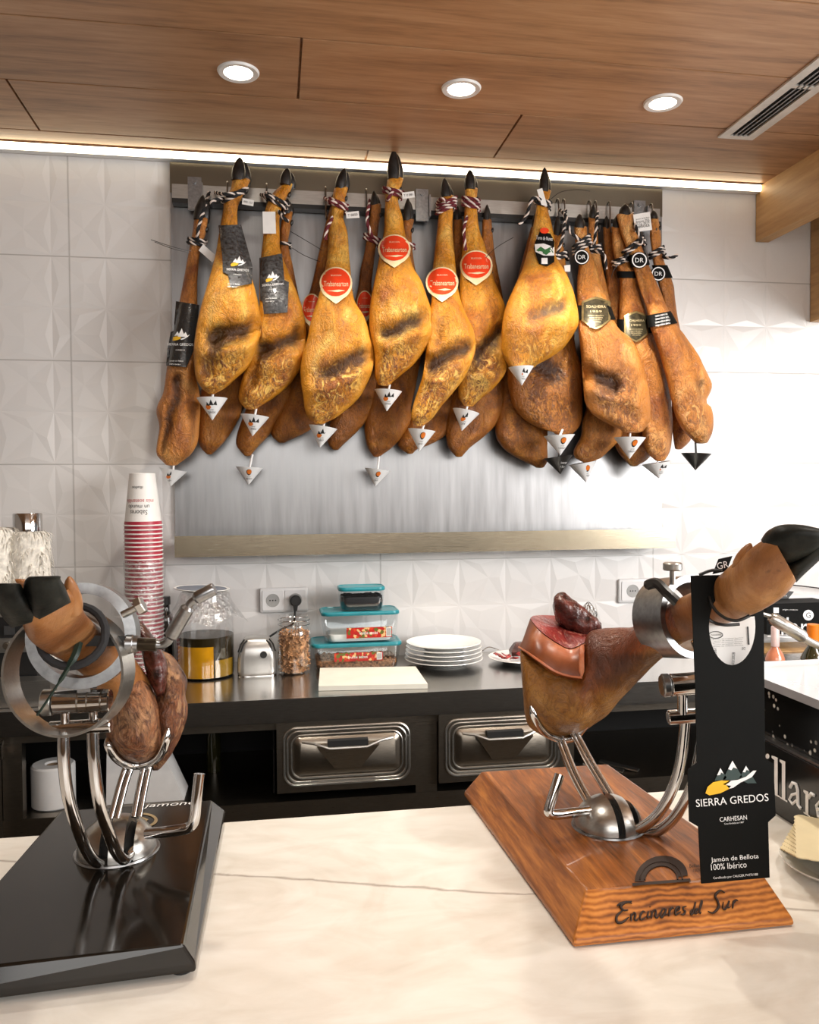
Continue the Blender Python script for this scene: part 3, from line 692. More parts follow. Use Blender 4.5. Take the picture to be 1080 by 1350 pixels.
def sierra_sleeve(h, pts, grey, root, lx, ly, s, ang=0., small=None):
    mb = MB(); fn = lambda x, y: h.surf(x, y, .0065); put_poly(mb, fn, pts, 0, 6)
    sl = obj('label_sleeve', mb, m['sleeve_grey' if grey else 'sleeve'], root); sl['label'] = ('crinkled glossy grey-black' if grey else 'black')+' paper sleeve with mountain emblem and white lettering'
    mb = MB(); f2 = lambda x, y: h.surf(x, y, .0082)
    ca, sa = math.cos(ang), math.sin(ang)
    fr = lambda x, y: f2(lx+(x-lx)*ca-(y-ly)*sa, ly+(x-lx)*sa+(y-ly)*ca)
    logo_mountains(mb, fr, lx, ly, s)
    put_text(mb, fr, 'SIERRA GREDOS', lx, ly+s*24, s*74); put_text(mb, fr, 'CARHESAN', lx, ly+s*40, s*26)
    if small: put_text(mb, fr, 'Jamón de Bellota', lx-s*10, ly+s*72, s*40); put_text(mb, fr, '100% Ibérico', lx-s*14, ly+s*81, s*32)
    obj('print', mb, [m['whiteink'], m['yellow'], m['ink']], sl)
def red_label(h, cx, cy, rx, ry, root):
    mb = MB(); sh = [(cx+rx*1.08*math.cos(a), cy+ry*1.06*math.sin(a)*(1.0 if math.sin(a) < 0 else 1.08)) for a in [2*math.pi*i/28 for i in range(28)]]
    sh[7] = (cx, cy+ry*1.38); sh[6] = (sh[6][0], cy+ry*1.22); sh[8] = (sh[8][0], cy+ry*1.22)
    put_poly(mb, lambda x, y: h.surf(x, y, .0055), sh, 0, 6); lb = obj('oval_label', mb, m['cream'], root); lb['label'] = 'red oval paper label with gold edge'
    mb = MB(); put_poly(mb, lambda x, y: h.surf(x, y, .0072), oval(cx, cy-1, rx*.96, ry*.92, 28), 0, 6); r = obj('red_field', mb, m['red'], lb)
    mb = MB(); f = lambda x, y: h.surf(x, y, .0086)
    put_text(mb, f, 'Trabanearton', cx, cy+1, rx*1.6, ry*.34); put_text(mb, f, 'SELECCION', cx, cy-ry*.5, rx*.7)
    put_poly(mb, f, [(cx-rx*.6, cy+ry*.52), (cx+rx*.2, cy+ry*.44), (cx+rx*.6, cy+ry*.5), (cx+rx*.1, cy+ry*.6)], 0, 2)
    obj('print', mb, m['cream'], lb)
    mb = MB(); n = 24; pts = []
    for i in range(n): # ribbon behind the shank
        a = math.pi+math.pi*i/(n-1); c, hw, Y, hd = h.sec(cy+ry*.5); pts.append(P(c+hw*1.02*math.cos(a), cy+ry*.5, Y-(hd+.003)*math.sin(a)))
    mb.tube(pts, .002, 6); obj('ribbon', mb, m['black'], root)
def dr_badge(h, cx, cy, r, root, eps=.012):
    mb = MB(); f = lambda x, y: h.surf(cx, cy, eps)+RT*((x-cx)*2.3/F)-Vector((0, 0, 1))*((y-cy)*2.3/F)
    put_poly(mb, f, oval(cx, cy, r, r, 24), 0, 2); b = obj('badge', mb, m['card'], root); b['label'] = 'round black badge with white ring and letters DR'
    mb = MB(); f2 = lambda x, y: f(x, y)-Vector((0, .0012, 0)); n = 28
    vs = []; fs = []
    for i in range(n):
        a = 2*math.pi*i/n; vs += [f2(cx+r*.90*math.cos(a), cy+r*.90*math.sin(a)), f2(cx+r*.76*math.cos(a), cy+r*.76*math.sin(a))]
        j = (i+1) % n; fs.append((2*i, 2*j, 2*j+1, 2*i+1))
    mb.add(vs, fs); put_text(mb, f2, 'DR', cx, cy, r*1.0); obj('print', mb, m['whiteink'], b)
def strap(h, py, hpx, root, tilt=0., mat='card', name='strap'):
    mb = MB(); rings = []; n = 36
    for e, dy in ((.0045, -hpx/2), (.0052, -hpx/2+.4), (.0052, hpx/2-.4), (.0045, hpx/2)):
        ring = []
        for i in range(n):
            a = 2*math.pi*i/n; c0, si = math.cos(a), math.sin(a); y = py+dy+tilt*c0
            cx, hw, Y, hd = h.sec(y); px = cx+(hw+e*F/Y)*math.copysign(abs(c0)**(2/PEXP), c0); ring.append(P(px, y, Y-(hd+e)*math.copysign(abs(si)**(2/PEXP), si)))
        rings.append(ring)
    mb.loft(rings, cap=False); return obj(name, mb, m[mat], root)
def price_tag(root, pts, y, txt=None, name='paper_tag'):
    mb = MB(); v = [P(px, py, y) for px, py in pts]; d = Vector((0, .0012, 0)); mb.loft([v, [p+d for p in v]])
    o = obj(name, mb, m['paper'], root, smooth=False)
    if txt:
        cx = sum(p[0] for p in pts)/len(pts); cy = sum(p[1] for p in pts)/len(pts); w = max(p[0] for p in pts)-min(p[0] for p in pts)
        mb = MB(); ang = math.atan2(pts[1][1]-pts[0][1], pts[1][0]-pts[0][0])
        for i, t_ in enumerate(txt): put_text(mb, lambda a, b: P(a, b, y-.0012), t_, cx, cy+(i-(len(txt)-1)/2)*3.2, w*.72, None, ang)
        obj('print', mb, m['ink'], o)
def tie(root, pts, r=.0009):
    mb = MB(); mb.tube(smooth_path(pts, 6), r, 5); obj('cable_tie', mb, m['black'], root)

GROUP = 'cured hams hanging on the rail'
def make_ham(label, rows, mat, hoof, yn, yb, seed, **kw):
    h = Ham(rows, yn, yb, seed=seed, **{k: v for k, v in kw.items() if k in ('flat', 't0', 't1', 'creases', 'crust')})
    base = P((rows[-1][1]+rows[-1][2])/2, rows[-1][0], WY-yb)
    root = thing('hanging_ham', base, label, 'ham', GROUP)
    obj('cured_leg', h.build(), m[mat], root, angle=80)
    # hoof: two toes, with little dewclaws behind
    if hoof:
        tx, ty, r = hoof; r *= .84; x0 = (rows[0][1]+rows[0][2])/2; y0 = rows[0][0]; Yh = WY-yn
        mb = MB(); rm = r*Yh/F; b0 = P(x0, y0+3, Yh); tp = P(tx, ty, Yh)
        side = Vector((rm*.36, 0, 0)); fb = Vector((0, rm*.55, 0))
        claw(mb, b0-side-fb, tp-side*.55-fb*.6, rm*.80, .72); claw(mb, b0+side+fb, tp+side*.75+fb*.6-Vector((0, 0, .006)), rm*.80, .72)
        cxx, hw, _, hd = h.sec(y0+10); d0 = P(cxx+hw*.8, y0+16, Yh-hd*.3); claw(mb, d0, d0+Vector((.006, -.004, .012)), .0055); d1 = P(cxx+hw*.8, y0+16, Yh+hd*.5); claw(mb, d1, d1+Vector((.006, .002, .012)), .0055)
        obj('hoof', mb, m['hoof'], root, angle=60)
    return h, root
def rope(h, root, py, kind, tilt=0., turns=2, up=None, tail=None, rr=.0042):
    mb = MB(); rope_loop(mb, h, py, tilt, turns, rr, up, tail); o = obj('rope', mb, [m['rope_red' if kind == 'r' else 'rope_black'], m['rope_white']], root); o['label'] = ('dark red and white' if kind == 'r' else 'black and white')+' twisted rope'
def railpt(px, dz=.02, dy=.07): v = P(px, 270, WY-dy); v.z = RZ+dz; return v

# ---- back layer first (mostly their lower halves show)
h, r = make_ham('dark ham half hidden behind the two grey-sleeved hams, its tip showing between them', [(285, 300, 312), (330, 296, 316), (400, 285, 322), (460, 272, 325), (500, 268, 322), (522, 264, 319), (544, 261, 318), (563, 261, 309), (581, 261, 297), (592, 266, 287), (598, 272, 280)], 'ham_dark', (306, 268, 6), .075, .085, 1, creases=[(305, 500, 290, 570, 7, .008, .3)])
h, r = make_ham('dark ham behind the second grey-sleeved ham, its black hoof showing right of it', [(280, 375, 386), (293, 371, 384), (306, 369, 382), (320, 369, 380), (360, 362, 388), (420, 352, 398), (480, 345, 396), (510, 335, 387), (537, 325, 381), (556, 318, 366), (575, 312, 354), (588, 312, 341), (600, 322, 331)], 'ham_dark', (380, 262, 7), .075, .085, 2, creases=[(330, 560, 360, 530, 8, .006, .4)])
rope(h, r, 322, 'k', 2, 1)
tie(r, [P(383, 305, WY-.10), P(405, 318, WY-.11), P(425, 330, WY-.10)]); tie(r, [P(378, 322, WY-.10), P(400, 336, WY-.11), P(422, 345, WY-.10)])
h, r = make_ham('dark ham behind the left red-labelled ham, its own red label peeking out at left', [(270, 436, 446), (300, 428, 440), (331, 421, 436), (375, 411, 432), (410, 401, 430), (450, 392, 436), (500, 384, 440), (530, 374, 436), (550, 364, 430), (566, 358, 410), (576, 359, 392), (582, 366, 378)], 'ham_dark', (442, 255, 7), .075, .085, 3)
red_label(h, 411, 407, 12, 19, r)
h, r = make_ham('slim dark ham seen in the gap just left of the tallest ham', [(270, 489, 503), (290, 487, 501), (331, 481, 495), (356, 475, 492), (380, 472, 490), (420, 462, 498), (460, 455, 508), (500, 450, 502), (528, 444, 498), (550, 438, 487), (569, 433, 471), (584, 432, 455), (592, 438, 447)], 'ham_dark', (494, 252, 7), .085, .085, 4)
red_label(h, 481, 402, 10, 18, r); rope(h, r, 316, 'r', 5, 2, up=[P(484, 290, WY-.13), railpt(488)])
h, r = make_ham('dark ham behind the tallest ham, its black hoof showing right of it', [(290, 531, 546), (306, 531, 543), (340, 528, 545), (400, 518, 556), (460, 500, 556), (510, 490, 548), (537, 484, 542), (556, 481, 542), (575, 481, 531), (590, 485, 517), (601, 492, 502)], 'ham_dark', (539, 262, 8), .085, .085, 5, creases=[(520, 560, 495, 590, 8, .006, .4)])
rope(h, r, 322, 'r', 3, 1)
h, r = make_ham('small dark ham tip peeking out between two white drip cones in the middle', [(290, 598, 610), (331, 596, 612), (400, 580, 612), (470, 565, 610), (520, 550, 602), (550, 540, 597), (570, 530, 592), (585, 524, 570), (592, 528, 550), (597, 536, 545)], 'ham_dark', (604, 272, 6), .06, .07, 6)
h, r = make_ham('dark ham behind the right red-labelled ham, its smooth tip pointing down left', [(290, 636, 648), (331, 634, 652), (400, 625, 664), (460, 612, 668), (500, 600, 669), (531, 593, 669), (556, 588, 657), (575, 588, 639), (590, 591, 620), (601, 600, 610)], 'ham_dark', (643, 270, 6), .07, .08, 7, creases=[(640, 530, 605, 585, 8, .006, .35)])
h, r = make_ham('dark wrinkled ham at the back, lower left of the black drip cone', [(300, 700, 712), (330, 692, 712), (400, 675, 725), (470, 665, 735), (540, 656, 725), (575, 654, 722), (595, 668, 722), (608, 690, 722), (615, 705, 718)], 'ham_dark', (706, 282, 6), .065, .075, 8, crust=(480, 560, .5), creases=[(680, 560, 715, 600, 8, .006, .5)])
# second layer
h, r = make_ham('dark rough ham under the pear-shaped unlabelled ham, with a white cone at its tip', [(310, 729, 742), (340, 722, 745), (380, 705, 752), (420, 685, 757), (459, 672, 759), (490, 669, 768), (520, 672, 768), (545, 683, 768), (562, 705, 764), (570, 730, 757)], 'ham_dark', (736, 285, 7), .12, .145, 9, crust=(440, 500, .8), creases=[(690, 470, 735, 495, 12, .014, .9)], flat=.5)
rope(h, r, 340, 'k', -3, 2, up=[P(742, 312, WY-.15), railpt(746)])
H1r, r1 = make_ham('leftmost ham seen from the side, with a black Sierra Gredos sleeve', [(289, 256, 274), (305, 254, 272), (331, 249, 264), (359, 244, 261), (385, 239, 260), (420, 232, 260), (450, 226, 257), (484, 220, 256), (518, 215, 263), (540, 206, 264), (563, 210, 263), (585, 207, 260), (600, 207, 251), (611, 217, 236)], 'ham_red', (270, 258, 10), .10, .12, 10, creases=[(236, 500, 214, 590, 6, .012, .8)], flat=.75)
sierra_sleeve(H1r, [(232, 397), (263, 402), (256, 460), (246, 484), (219, 482), (221, 460), (225, 438), (229, 436)], False, r1, 238, 443, .46, .02, True)
rope(H1r, r1, 320, 'k', 3, 2, up=[P(262, 300, WY-.15), railpt(276)])
tie(r1, [P(252, 331, WY-.125), P(230, 326, WY-.14), P(199, 316, WY-.13)]); tie(r1, [P(250, 333, WY-.125), P(228, 328, WY-.14), P(204, 319, WY-.13)])
price_tag(r1, [(262, 330), (268, 322), (286, 338), (280, 346)], WY-.13)
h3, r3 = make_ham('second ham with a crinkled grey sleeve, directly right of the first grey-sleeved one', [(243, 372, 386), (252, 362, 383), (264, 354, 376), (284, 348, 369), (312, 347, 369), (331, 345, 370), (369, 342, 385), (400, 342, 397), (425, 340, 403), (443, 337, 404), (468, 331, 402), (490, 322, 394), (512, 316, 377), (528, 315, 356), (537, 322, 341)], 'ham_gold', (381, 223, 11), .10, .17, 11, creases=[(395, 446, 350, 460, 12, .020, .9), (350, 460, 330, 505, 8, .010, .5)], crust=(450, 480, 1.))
sierra_sleeve(h3, [(342, 340), (372, 334), (375, 369), (381, 372), (379, 412), (348, 414), (346, 397), (343, 396)], True, r3, 359, 366, .38, -.08, True)
rope(h3, r3, 266, 'k', 9, 2, up=[P(352, 258, WY-.15), railpt(344)], tail=[P(372, 285, WY-.145), P(380, 292, WY-.14)])
price_tag(r3, [(346, 279), (363, 279), (364, 308), (347, 308)], WY-.135)
h7, r7 = make_ham('right red-labelled ham, standing behind its neighbour, upper rightmost red label', [(249, 613, 630), (262, 613, 629), (287, 612, 630), (306, 611, 633), (322, 610, 639), (375, 606, 654), (400, 606, 665), (419, 604, 667), (443, 600, 668), (470, 602, 668), (490, 605, 667), (512, 604, 651), (525, 605, 635), (534, 611, 625)], 'ham_gold', (621, 225, 11), .10, .165, 12, creases=[(662, 440, 630, 475, 11, .018, .9)], crust=(440, 480, 1.))
red_label(h7, 628, 350, 20, 19, r7); rope(h7, r7, 268, 'r', 3, 3, tail=[P(612, 300, WY-.145), P(614, 330, WY-.15)])
tie(r7, [P(640, 340, WY-.14), P(655, 326, WY-.15), P(677, 313, WY-.14)])
# front layer
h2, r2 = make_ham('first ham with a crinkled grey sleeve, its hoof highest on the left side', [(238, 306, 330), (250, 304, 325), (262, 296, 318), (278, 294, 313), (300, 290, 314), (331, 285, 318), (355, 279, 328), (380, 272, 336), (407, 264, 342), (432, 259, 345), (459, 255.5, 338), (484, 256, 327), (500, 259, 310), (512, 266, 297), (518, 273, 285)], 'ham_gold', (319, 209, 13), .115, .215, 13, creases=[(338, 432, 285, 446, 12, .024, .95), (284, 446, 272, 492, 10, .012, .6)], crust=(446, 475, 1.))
sierra_sleeve(h2, [(288, 297), (318, 296), (333, 351), (332, 374), (304, 379), (301, 362), (294, 359), (293, 337)], True, r2, 314, 346, .40, .06, True)
rope(h2, r2, 258, 'k', -6, 2, up=[P(296, 256, WY-.16), railpt(284)], tail=[P(282, 264, WY-.15), P(279, 272, WY-.14)])
price_tag(r2, [(320, 261), (335, 264), (334, 272), (319, 269)], WY-.15, ['000 123'])
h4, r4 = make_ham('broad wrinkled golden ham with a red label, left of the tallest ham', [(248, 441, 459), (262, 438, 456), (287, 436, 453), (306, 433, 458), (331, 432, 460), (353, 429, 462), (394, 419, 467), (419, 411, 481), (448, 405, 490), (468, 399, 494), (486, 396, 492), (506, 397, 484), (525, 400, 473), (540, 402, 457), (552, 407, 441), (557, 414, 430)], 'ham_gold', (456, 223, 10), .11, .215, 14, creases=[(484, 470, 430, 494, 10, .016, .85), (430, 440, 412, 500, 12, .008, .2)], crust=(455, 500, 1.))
red_label(h4, 443, 373, 20, 20, r4); rope(h4, r4, 270, 'r', 6, 2, up=[P(436, 266, WY-.15), railpt(428)], tail=[P(432, 300, WY-.15), P(429, 316, WY-.15)])
price_tag(r4, [(456, 280), (473, 278), (474, 287), (457, 288)], WY-.15, ['T 0050'])
h5, r5 = make_ham('tallest ham in the middle, its hoof touching the light strip, red oval label', [(236, 511, 532), (250, 509, 528), (265, 508, 525), (287, 507, 531), (306, 506, 534), (350, 498, 544), (369, 494, 555), (394, 489, 564), (413, 487, 570), (432, 487, 571), (446, 489, 569), (462, 493, 560), (481, 494, 545), (496, 494, 527), (506, 498, 515)], 'ham_gold', (521, 199, 12), .115, .215, 15, creases=[(558, 418, 508, 442, 10, .020, .95)], crust=(436, 470, 1.))
red_label(h5, 520, 328, 20, 18, r5); rope(h5, r5, 254, 'r', 4, 2, up=[P(512, 262, WY-.16), railpt(510)])
price_tag(r5, [(530, 254), (546, 252), (547, 260), (531, 262)], WY-.15, ['T 0 081'])
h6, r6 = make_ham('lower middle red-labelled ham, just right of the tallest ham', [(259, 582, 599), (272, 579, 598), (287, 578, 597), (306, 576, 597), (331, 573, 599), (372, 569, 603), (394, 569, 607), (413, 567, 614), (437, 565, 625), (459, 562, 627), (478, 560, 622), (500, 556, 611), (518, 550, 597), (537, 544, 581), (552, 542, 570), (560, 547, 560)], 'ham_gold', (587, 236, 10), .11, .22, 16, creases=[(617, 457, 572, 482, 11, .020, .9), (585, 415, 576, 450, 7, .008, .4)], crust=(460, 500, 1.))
red_label(h6, 583, 372, 20, 19, r6); rope(h6, r6, 272, 'r', -5, 3, up=[P(582, 262, WY-.15), railpt(576)])
h8, r8 = make_ham('pear-shaped smooth golden ham right of centre with a small black and green shank label', [(252, 710, 727), (262, 708, 724), (274, 707, 722), (293, 704, 727), (312, 700, 731), (337, 694, 733), (356, 688, 744), (381, 677, 755), (407, 666, 762), (427, 662, 763), (443, 661, 755), (459, 661, 743), (471, 664, 727), (481, 670, 708)], 'ham_gold', (719, 222, 10), .12, .235, 17, creases=[(702, 416, 742, 402, 10, .010, .8)], crust=(425, 470, .75))
rope(h8, r8, 268, 'k', 4, 2, up=[P(702, 262, WY-.16), P(694, 285, WY-.15), P(684, 296, WY-.15)])
mb = MB(); f = lambda x, y: h8.surf(x, y, .0065)
put_poly(mb, f, [(706, 318), (712, 305), (726, 308), (731, 318), (731, 345), (722, 351), (711, 348), (704, 328)], 0, 5); lb = obj('shank_label', mb, m['card'], r8)
mb = MB(); f = lambda x, y: h8.surf(x, y, .008)
put_poly(mb, f, oval(718, 304, 6, 4, 14), 2, 3); put_poly(mb, f, [(705, 322), (717, 321), (731, 326), (731, 337), (717, 337), (706, 332)], 0, 3)
put_text(mb, f, 'Torre de Nunez', 718, 314, 22, 5, .1); put_poly(mb, f, [(714, 340), (722, 340), (722, 348), (714, 348)], 0, 2)
f = lambda x, y: h8.surf(x, y, .0092); put_poly(mb, f, [(707, 330), (713, 325), (719, 329), (725, 326), (730, 333), (720, 336)], 1, 2)
obj('print', mb, [m['whiteink'], simple('green_ink', (.03, .16, .05, 1), .5), m['red']], lb)
price_tag(r8, [(708, 250), (715, 248), (722, 272), (714, 270)], WY-.15); tie(r8, [P(727, 262, WY-.15), P(740, 253, WY-.16), P(760, 250, WY-.15), P(778, 252, WY-.14)])
# right cluster
h, r = make_ham('orange ham behind the gold-shield ham, its tip below it with a white cone', [(287, 776, 788), (322, 776, 789), (381, 785, 801), (430, 790, 812), (500, 780, 822), (540, 772, 823), (556, 768, 821), (575, 766, 820), (594, 756, 803), (605, 759, 791), (609, 768, 780)], 'ham_red', (783, 270, 7), .085, .10, 20, crust=(550, 590, .6))
rope(h, r, 330, 'k', -3, 2, up=[P(786, 300, WY-.14), railpt(788)])
h, r = make_ham('dark orange ham at the back, only its tip showing between two white cones at right', [(300, 795, 806), (400, 800, 825), (500, 800, 855), (560, 805, 862), (590, 812, 862), (605, 822, 855), (613, 830, 842)], 'ham_red', (800, 285, 6), .06, .07, 21)
h, r = make_ham('red-brown ham at far right, mostly behind the ham with the wide black strap', [(287, 858, 868), (312, 857, 872), (328, 859, 872), (345, 861, 876), (375, 868, 888), (391, 873, 890), (420, 875, 894), (470, 878, 905), (520, 885, 908), (560, 886, 910), (580, 888, 911), (591, 890, 900)], 'ham_red', (862, 278, 8), .08, .085, 22)
rope(h, r, 334, 'k', -4, 2, tail=[P(884, 340, WY-.12), P(893, 336, WY-.12)]); strap(h, 358, 17, r); dr_badge(h, 868, 361, 11, r, .008)
h, r = make_ham('ham with a gold shield label low on its shank, second from the right', [(300, 806, 822), (330, 808, 828), (366, 817, 841), (388, 817, 847), (432, 816, 862), (456, 818, 869), (490, 828, 881), (522, 838, 884), (556, 846, 887), (581, 848, 886), (597, 853, 883), (606, 863, 877)], 'ham_red', (815, 284, 9), .10, .15, 23, crust=(540, 590, .8), creases=[(850, 480, 862, 560, 7, .006, .3)])
def shield(h, cx, cy, rx, ry, root):
    pts = [(cx-rx, cy-ry*.75), (cx-rx*.4, cy-ry*.95), (cx, cy-ry*1.05), (cx+rx*.4, cy-ry*.95), (cx+rx, cy-ry*.75), (cx+rx, cy+ry*.45), (cx+rx*.4, cy+ry*.85), (cx, cy+ry), (cx-rx*.4, cy+ry*.85), (cx-rx, cy+ry*.45)]
    strap(h, cy-1, ry*.9, root)
    mb = MB(); put_poly(mb, lambda x, y: h.surf(x, y, .0078), pts, 0, 5); lb = obj('shield_label', mb, m['gold'], root); lb['label'] = 'dark shield label with old gold border and lettering'
    mb = MB(); put_poly(mb, lambda x, y: h.surf(x, y, .0088), [(lerp(cx, x, .86), lerp(cy, y, .88)) for x, y in pts], 0, 5); obj('field', mb, m['gold_dark'], lb)
    mb = MB(); f = lambda x, y: h.surf(x, y, .0098); put_text(mb, f, 'SOALHEIRA', cx, cy-ry*.42, rx*1.35); put_text(mb, f, '1959', cx, cy-ry*.12, rx*.8, ry*.13)
    for k in range(4): put_text(mb, f, 'reserva de bellota', cx, cy+ry*(.14+.13*k), rx*(1.1-.14*k), ry*.07)
    obj('print', mb, simple('pale_gold_ink', (.75, .62, .36, 1), .35, .3), lb)
shield(h, 839, 431, 16, 20, r); strap(h, 362, 9, r); rope(h, r, 344, 'k', -4, 2)
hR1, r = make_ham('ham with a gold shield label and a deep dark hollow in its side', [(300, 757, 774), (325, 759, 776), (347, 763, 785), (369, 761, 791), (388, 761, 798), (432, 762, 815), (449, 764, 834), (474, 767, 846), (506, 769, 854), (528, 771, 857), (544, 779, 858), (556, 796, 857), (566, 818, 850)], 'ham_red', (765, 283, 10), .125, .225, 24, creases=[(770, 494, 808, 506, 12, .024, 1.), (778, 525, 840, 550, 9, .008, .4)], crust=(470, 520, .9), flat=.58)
shield(hR1, 786, 413, 19, 21, r); rope(hR1, r, 324, 'k', -7, 3, up=[P(752, 305, WY-.17), P(746, 285, WY-.15), railpt(738)], tail=[P(795, 335, WY-.16), P(799, 355, WY-.155)]); dr_badge(hR1, 767, 339, 11, r)
price_tag(r, [(744, 350), (752, 349), (752, 358), (745, 358)], WY-.16)
hR4, r = make_ham('rightmost front ham, leaning right with a wide black strap', [(284, 813, 837), (306, 818, 841), (322, 824, 845), (356, 836, 858), (381, 843, 870), (406, 852, 880), (432, 857, 895), (443, 862, 904), (468, 870, 921), (490, 876, 932), (506, 880, 939), (517, 882, 937), (530, 885, 932), (537, 887, 938), (553, 892, 941), (569, 902, 940), (582, 915, 934)], 'ham_red', (825, 270, 12), .125, .20, 25, creases=[(900, 440, 925, 510, 7, .008, .35), (842, 355, 858, 400, 4, .006, .45), (852, 352, 872, 402, 3, .005, .4), (926, 508, 930, 560, 7, .006, .35)], crust=(500, 540, .8), flat=.7)
strap(hR4, 343, 16, r, -2); dr_badge(hR4, 843, 343, 12, r)
k = strap(hR4, 421, 16, r, -3); k['label'] = 'wide black strap with white print'
mb = MB(); f = lambda x, y: hR4.surf(x, y, .0068)
for i in range(4): put_text(mb, f, 'DEHESA RESERVA IBERICO', 874, 415+i*4.2, 20, 2.2, -.20)
obj('print', mb, m['whiteink'], k)
rope(hR4, r, 326, 'k', -9, 2, up=[P(846, 320, WY-.17), P(838, 298, WY-.16), railpt(834)], tail=[P(818, 345, WY-.16), P(811, 348, WY-.16)])
price_tag(r, [(835, 283), (857, 279), (860, 303), (838, 306)], WY-.155, ['jamon de bellota', 'iberico 75%', 'D.O. 2019', 'bellota'])
tie(r, [P(820, 345, WY-.15), P(810, 355, WY-.15), P(806, 366, WY-.15)])

# ------------------------------------------------------------------ drip cones stuck under the hams
def drip_cone(xl, xr, yt, ax, ay, Y, label, top=None, black=False, style=0, tiltv=0.):
    a = P(xl, yt-tiltv, Y); b = P(xr, yt+tiltv, Y); ap = P(ax, ay, Y); c = (a+b)/2; R = (b-a).length/2; axv = (c-ap); L = axv.length; axv.normalize()
    root = thing('drip_cone', c, label, 'drip cone', 'fat-catching cones under the hams'); mt = m['black'] if black else m['conepaper']
    mb = MB(); mb.lathe([(.0006, 0), (R, L), (R-.0012, L), (.0006, .003)], ap, axv, 40, 0, False)
    mb.lathe([(R-.001, L-.0016), (.0004, L-.0012)], ap, axv, 40); obj('cone', mb, mt, root, angle=60)
    if top:
        t = P(top[0], top[1], Y); d = (t-c)
        mb = MB(); mb.cyl(c-axv*.004, t, .0032, 10); obj('pin', mb, mt, root)
    fx = axv.cross(Vector((0, 1, 0))); 
    ex = (b-a).normalized(); ey = axv
    def fn(u, v):        # u across -1..1, v 0 at the rim .. 1 at the apex
        r = R*(1-v)+.0009; th = u
        side = ex*math.sin(th)*r; nrm = ex.cross(ey); nrm = nrm if nrm.y < 0 else -nrm
        return ap+axv*L*(1-v)+side+nrm*math.cos(th)*r
    if not black:
        mb = MB(); g = lambda x, y: fn(x, y)
        s1 = -.25
        if style == 0:
            for tri in (((-.62+s1+.3, .40), (-.42+s1+.3, .22), (-.22+s1+.3, .38)), ((-.30+s1+.3, .36), (-.08+s1+.3, .12), (.16+s1+.3, .36)), ((.10+s1+.3, .34), (.32+s1+.3, .16), (.52+s1+.3, .36))): put_poly(mb, g, list(tri), 0, 2)
            put_poly(mb, g, [(-.72, .44), (-.5, .34), (-.1, .38), (-.05, .46), (-.3, .54), (-.62, .54)], 1, 2)
        else:
            put_poly(mb, g, [(.0+.26*math.cos(q), .30+.17*math.sin(q)) for q in [i*.393 for i in range(16)]], 0, 2)
            g2 = lambda x, y: fn(x, y)-Vector((0, .0004, 0)); put_poly(mb, g2, [(.03+.22*math.cos(q), .28+.13*math.sin(q)) for q in [i*.393 for i in range(16)]], 1, 2)
        put_text(mb, g, 'JAMONES', 0, .56, .55, .055); put_text(mb, g, 'CARHESAN', .0, .66, 1.3, .09)
        obj('print', mb, [m['ink'], m['orange']], root)
    else:
        mb = MB(); put_text(mb, fn, 'Encinares', 0, .36, 1.3, .13, 0, 0, .3); put_text(mb, fn, 'del Sur', 0, .58, 1.2, .12, 0, 0, .3)
        if style >= 0: obj('print', mb, m['whiteink'], root)
CY_ = WY-.205
drip_cone(210, 247, 619, 225, 641, WY-.12, 'white drip cone under the leftmost side-on ham', (229, 612), tiltv=-1)
drip_cone(259, 300, 525, 280, 554, CY_, 'white drip cone under the first grey-sleeved ham', (281, 518))
drip_cone(317, 355, 548, 333, 575, WY-.17, 'white drip cone under the second grey-sleeved ham', (338, 538), tiltv=2)
drip_cone(311, 347, 616, 328, 639, WY-.09, 'white drip cone hanging low over the steel panel, left one', (333, 599), style=1)
drip_cone(407, 445, 563, 422, 590, CY_, 'white drip cone under the broad left red-labelled ham', (428, 556), tiltv=1)
drip_cone(494, 530, 515, 510, 542, CY_, 'white drip cone under the tallest ham', (514, 507), tiltv=1)
drip_cone(481, 515, 619, 495, 641, WY-.09, 'white drip cone hanging lowest over the middle of the steel panel', (500, 601), style=1)
drip_cone(538, 574, 567, 553, 595, CY_, 'white drip cone under the lower middle red-labelled ham', (559, 560), style=1)
drip_cone(597, 632, 542, 609, 568, WY-.17, 'white drip cone under the right red-labelled ham', (617, 533), tiltv=1)
drip_cone(671, 703, 484, 688, 508, WY-.30, 'wide white drip cone tilted against the bottom of the pear-shaped ham', None, tiltv=2)
drip_cone(718, 757, 574, 739, 600, WY-.20, 'white drip cone above the black one, under the dark rough ham', (742, 566), style=1)
drip_cone(718, 754, 602, 739, 625, WY-.155, 'black lettered drip cone directly below a white one', (739, 596), True)
drip_cone(751, 786, 610, 773, 636, WY-.10, 'white drip cone under the orange ham tip, right of the black lettered cone', (776, 606), style=1)
drip_cone(811, 850, 577, 830, 605, CY_-.02, 'white drip cone under the front gold-shield ham', (831, 566), style=1)
drip_cone(848, 884, 610, 869, 631, WY-.15, 'white drip cone at the panel edge under the second gold-shield ham', (868, 605), tiltv=-1)
drip_cone(900, 936, 598, 917, 620, WY-.20, 'plain black drip cone under the rightmost leaning ham', (917, 582), True, -1)
# ================================================================== things on the back counter
def surf_cyl(c, ax_z, R0, R1, h, a0):   # lettering on a cone/cylinder: x along the arc (m), y down from the top (m)
    def fn(x, y):
        t = min(1, max(0, y/h)); r = lerp(R1, R0, t)+.0006; th = a0+x/r
        return Vector((c[0]+r*math.sin(th), c[1]-r*math.cos(th), c[2]+h-y))
    return fn
def view_angle(x, y): return math.atan2(-x, y)*-1 if False else -math.atan2(x, y)
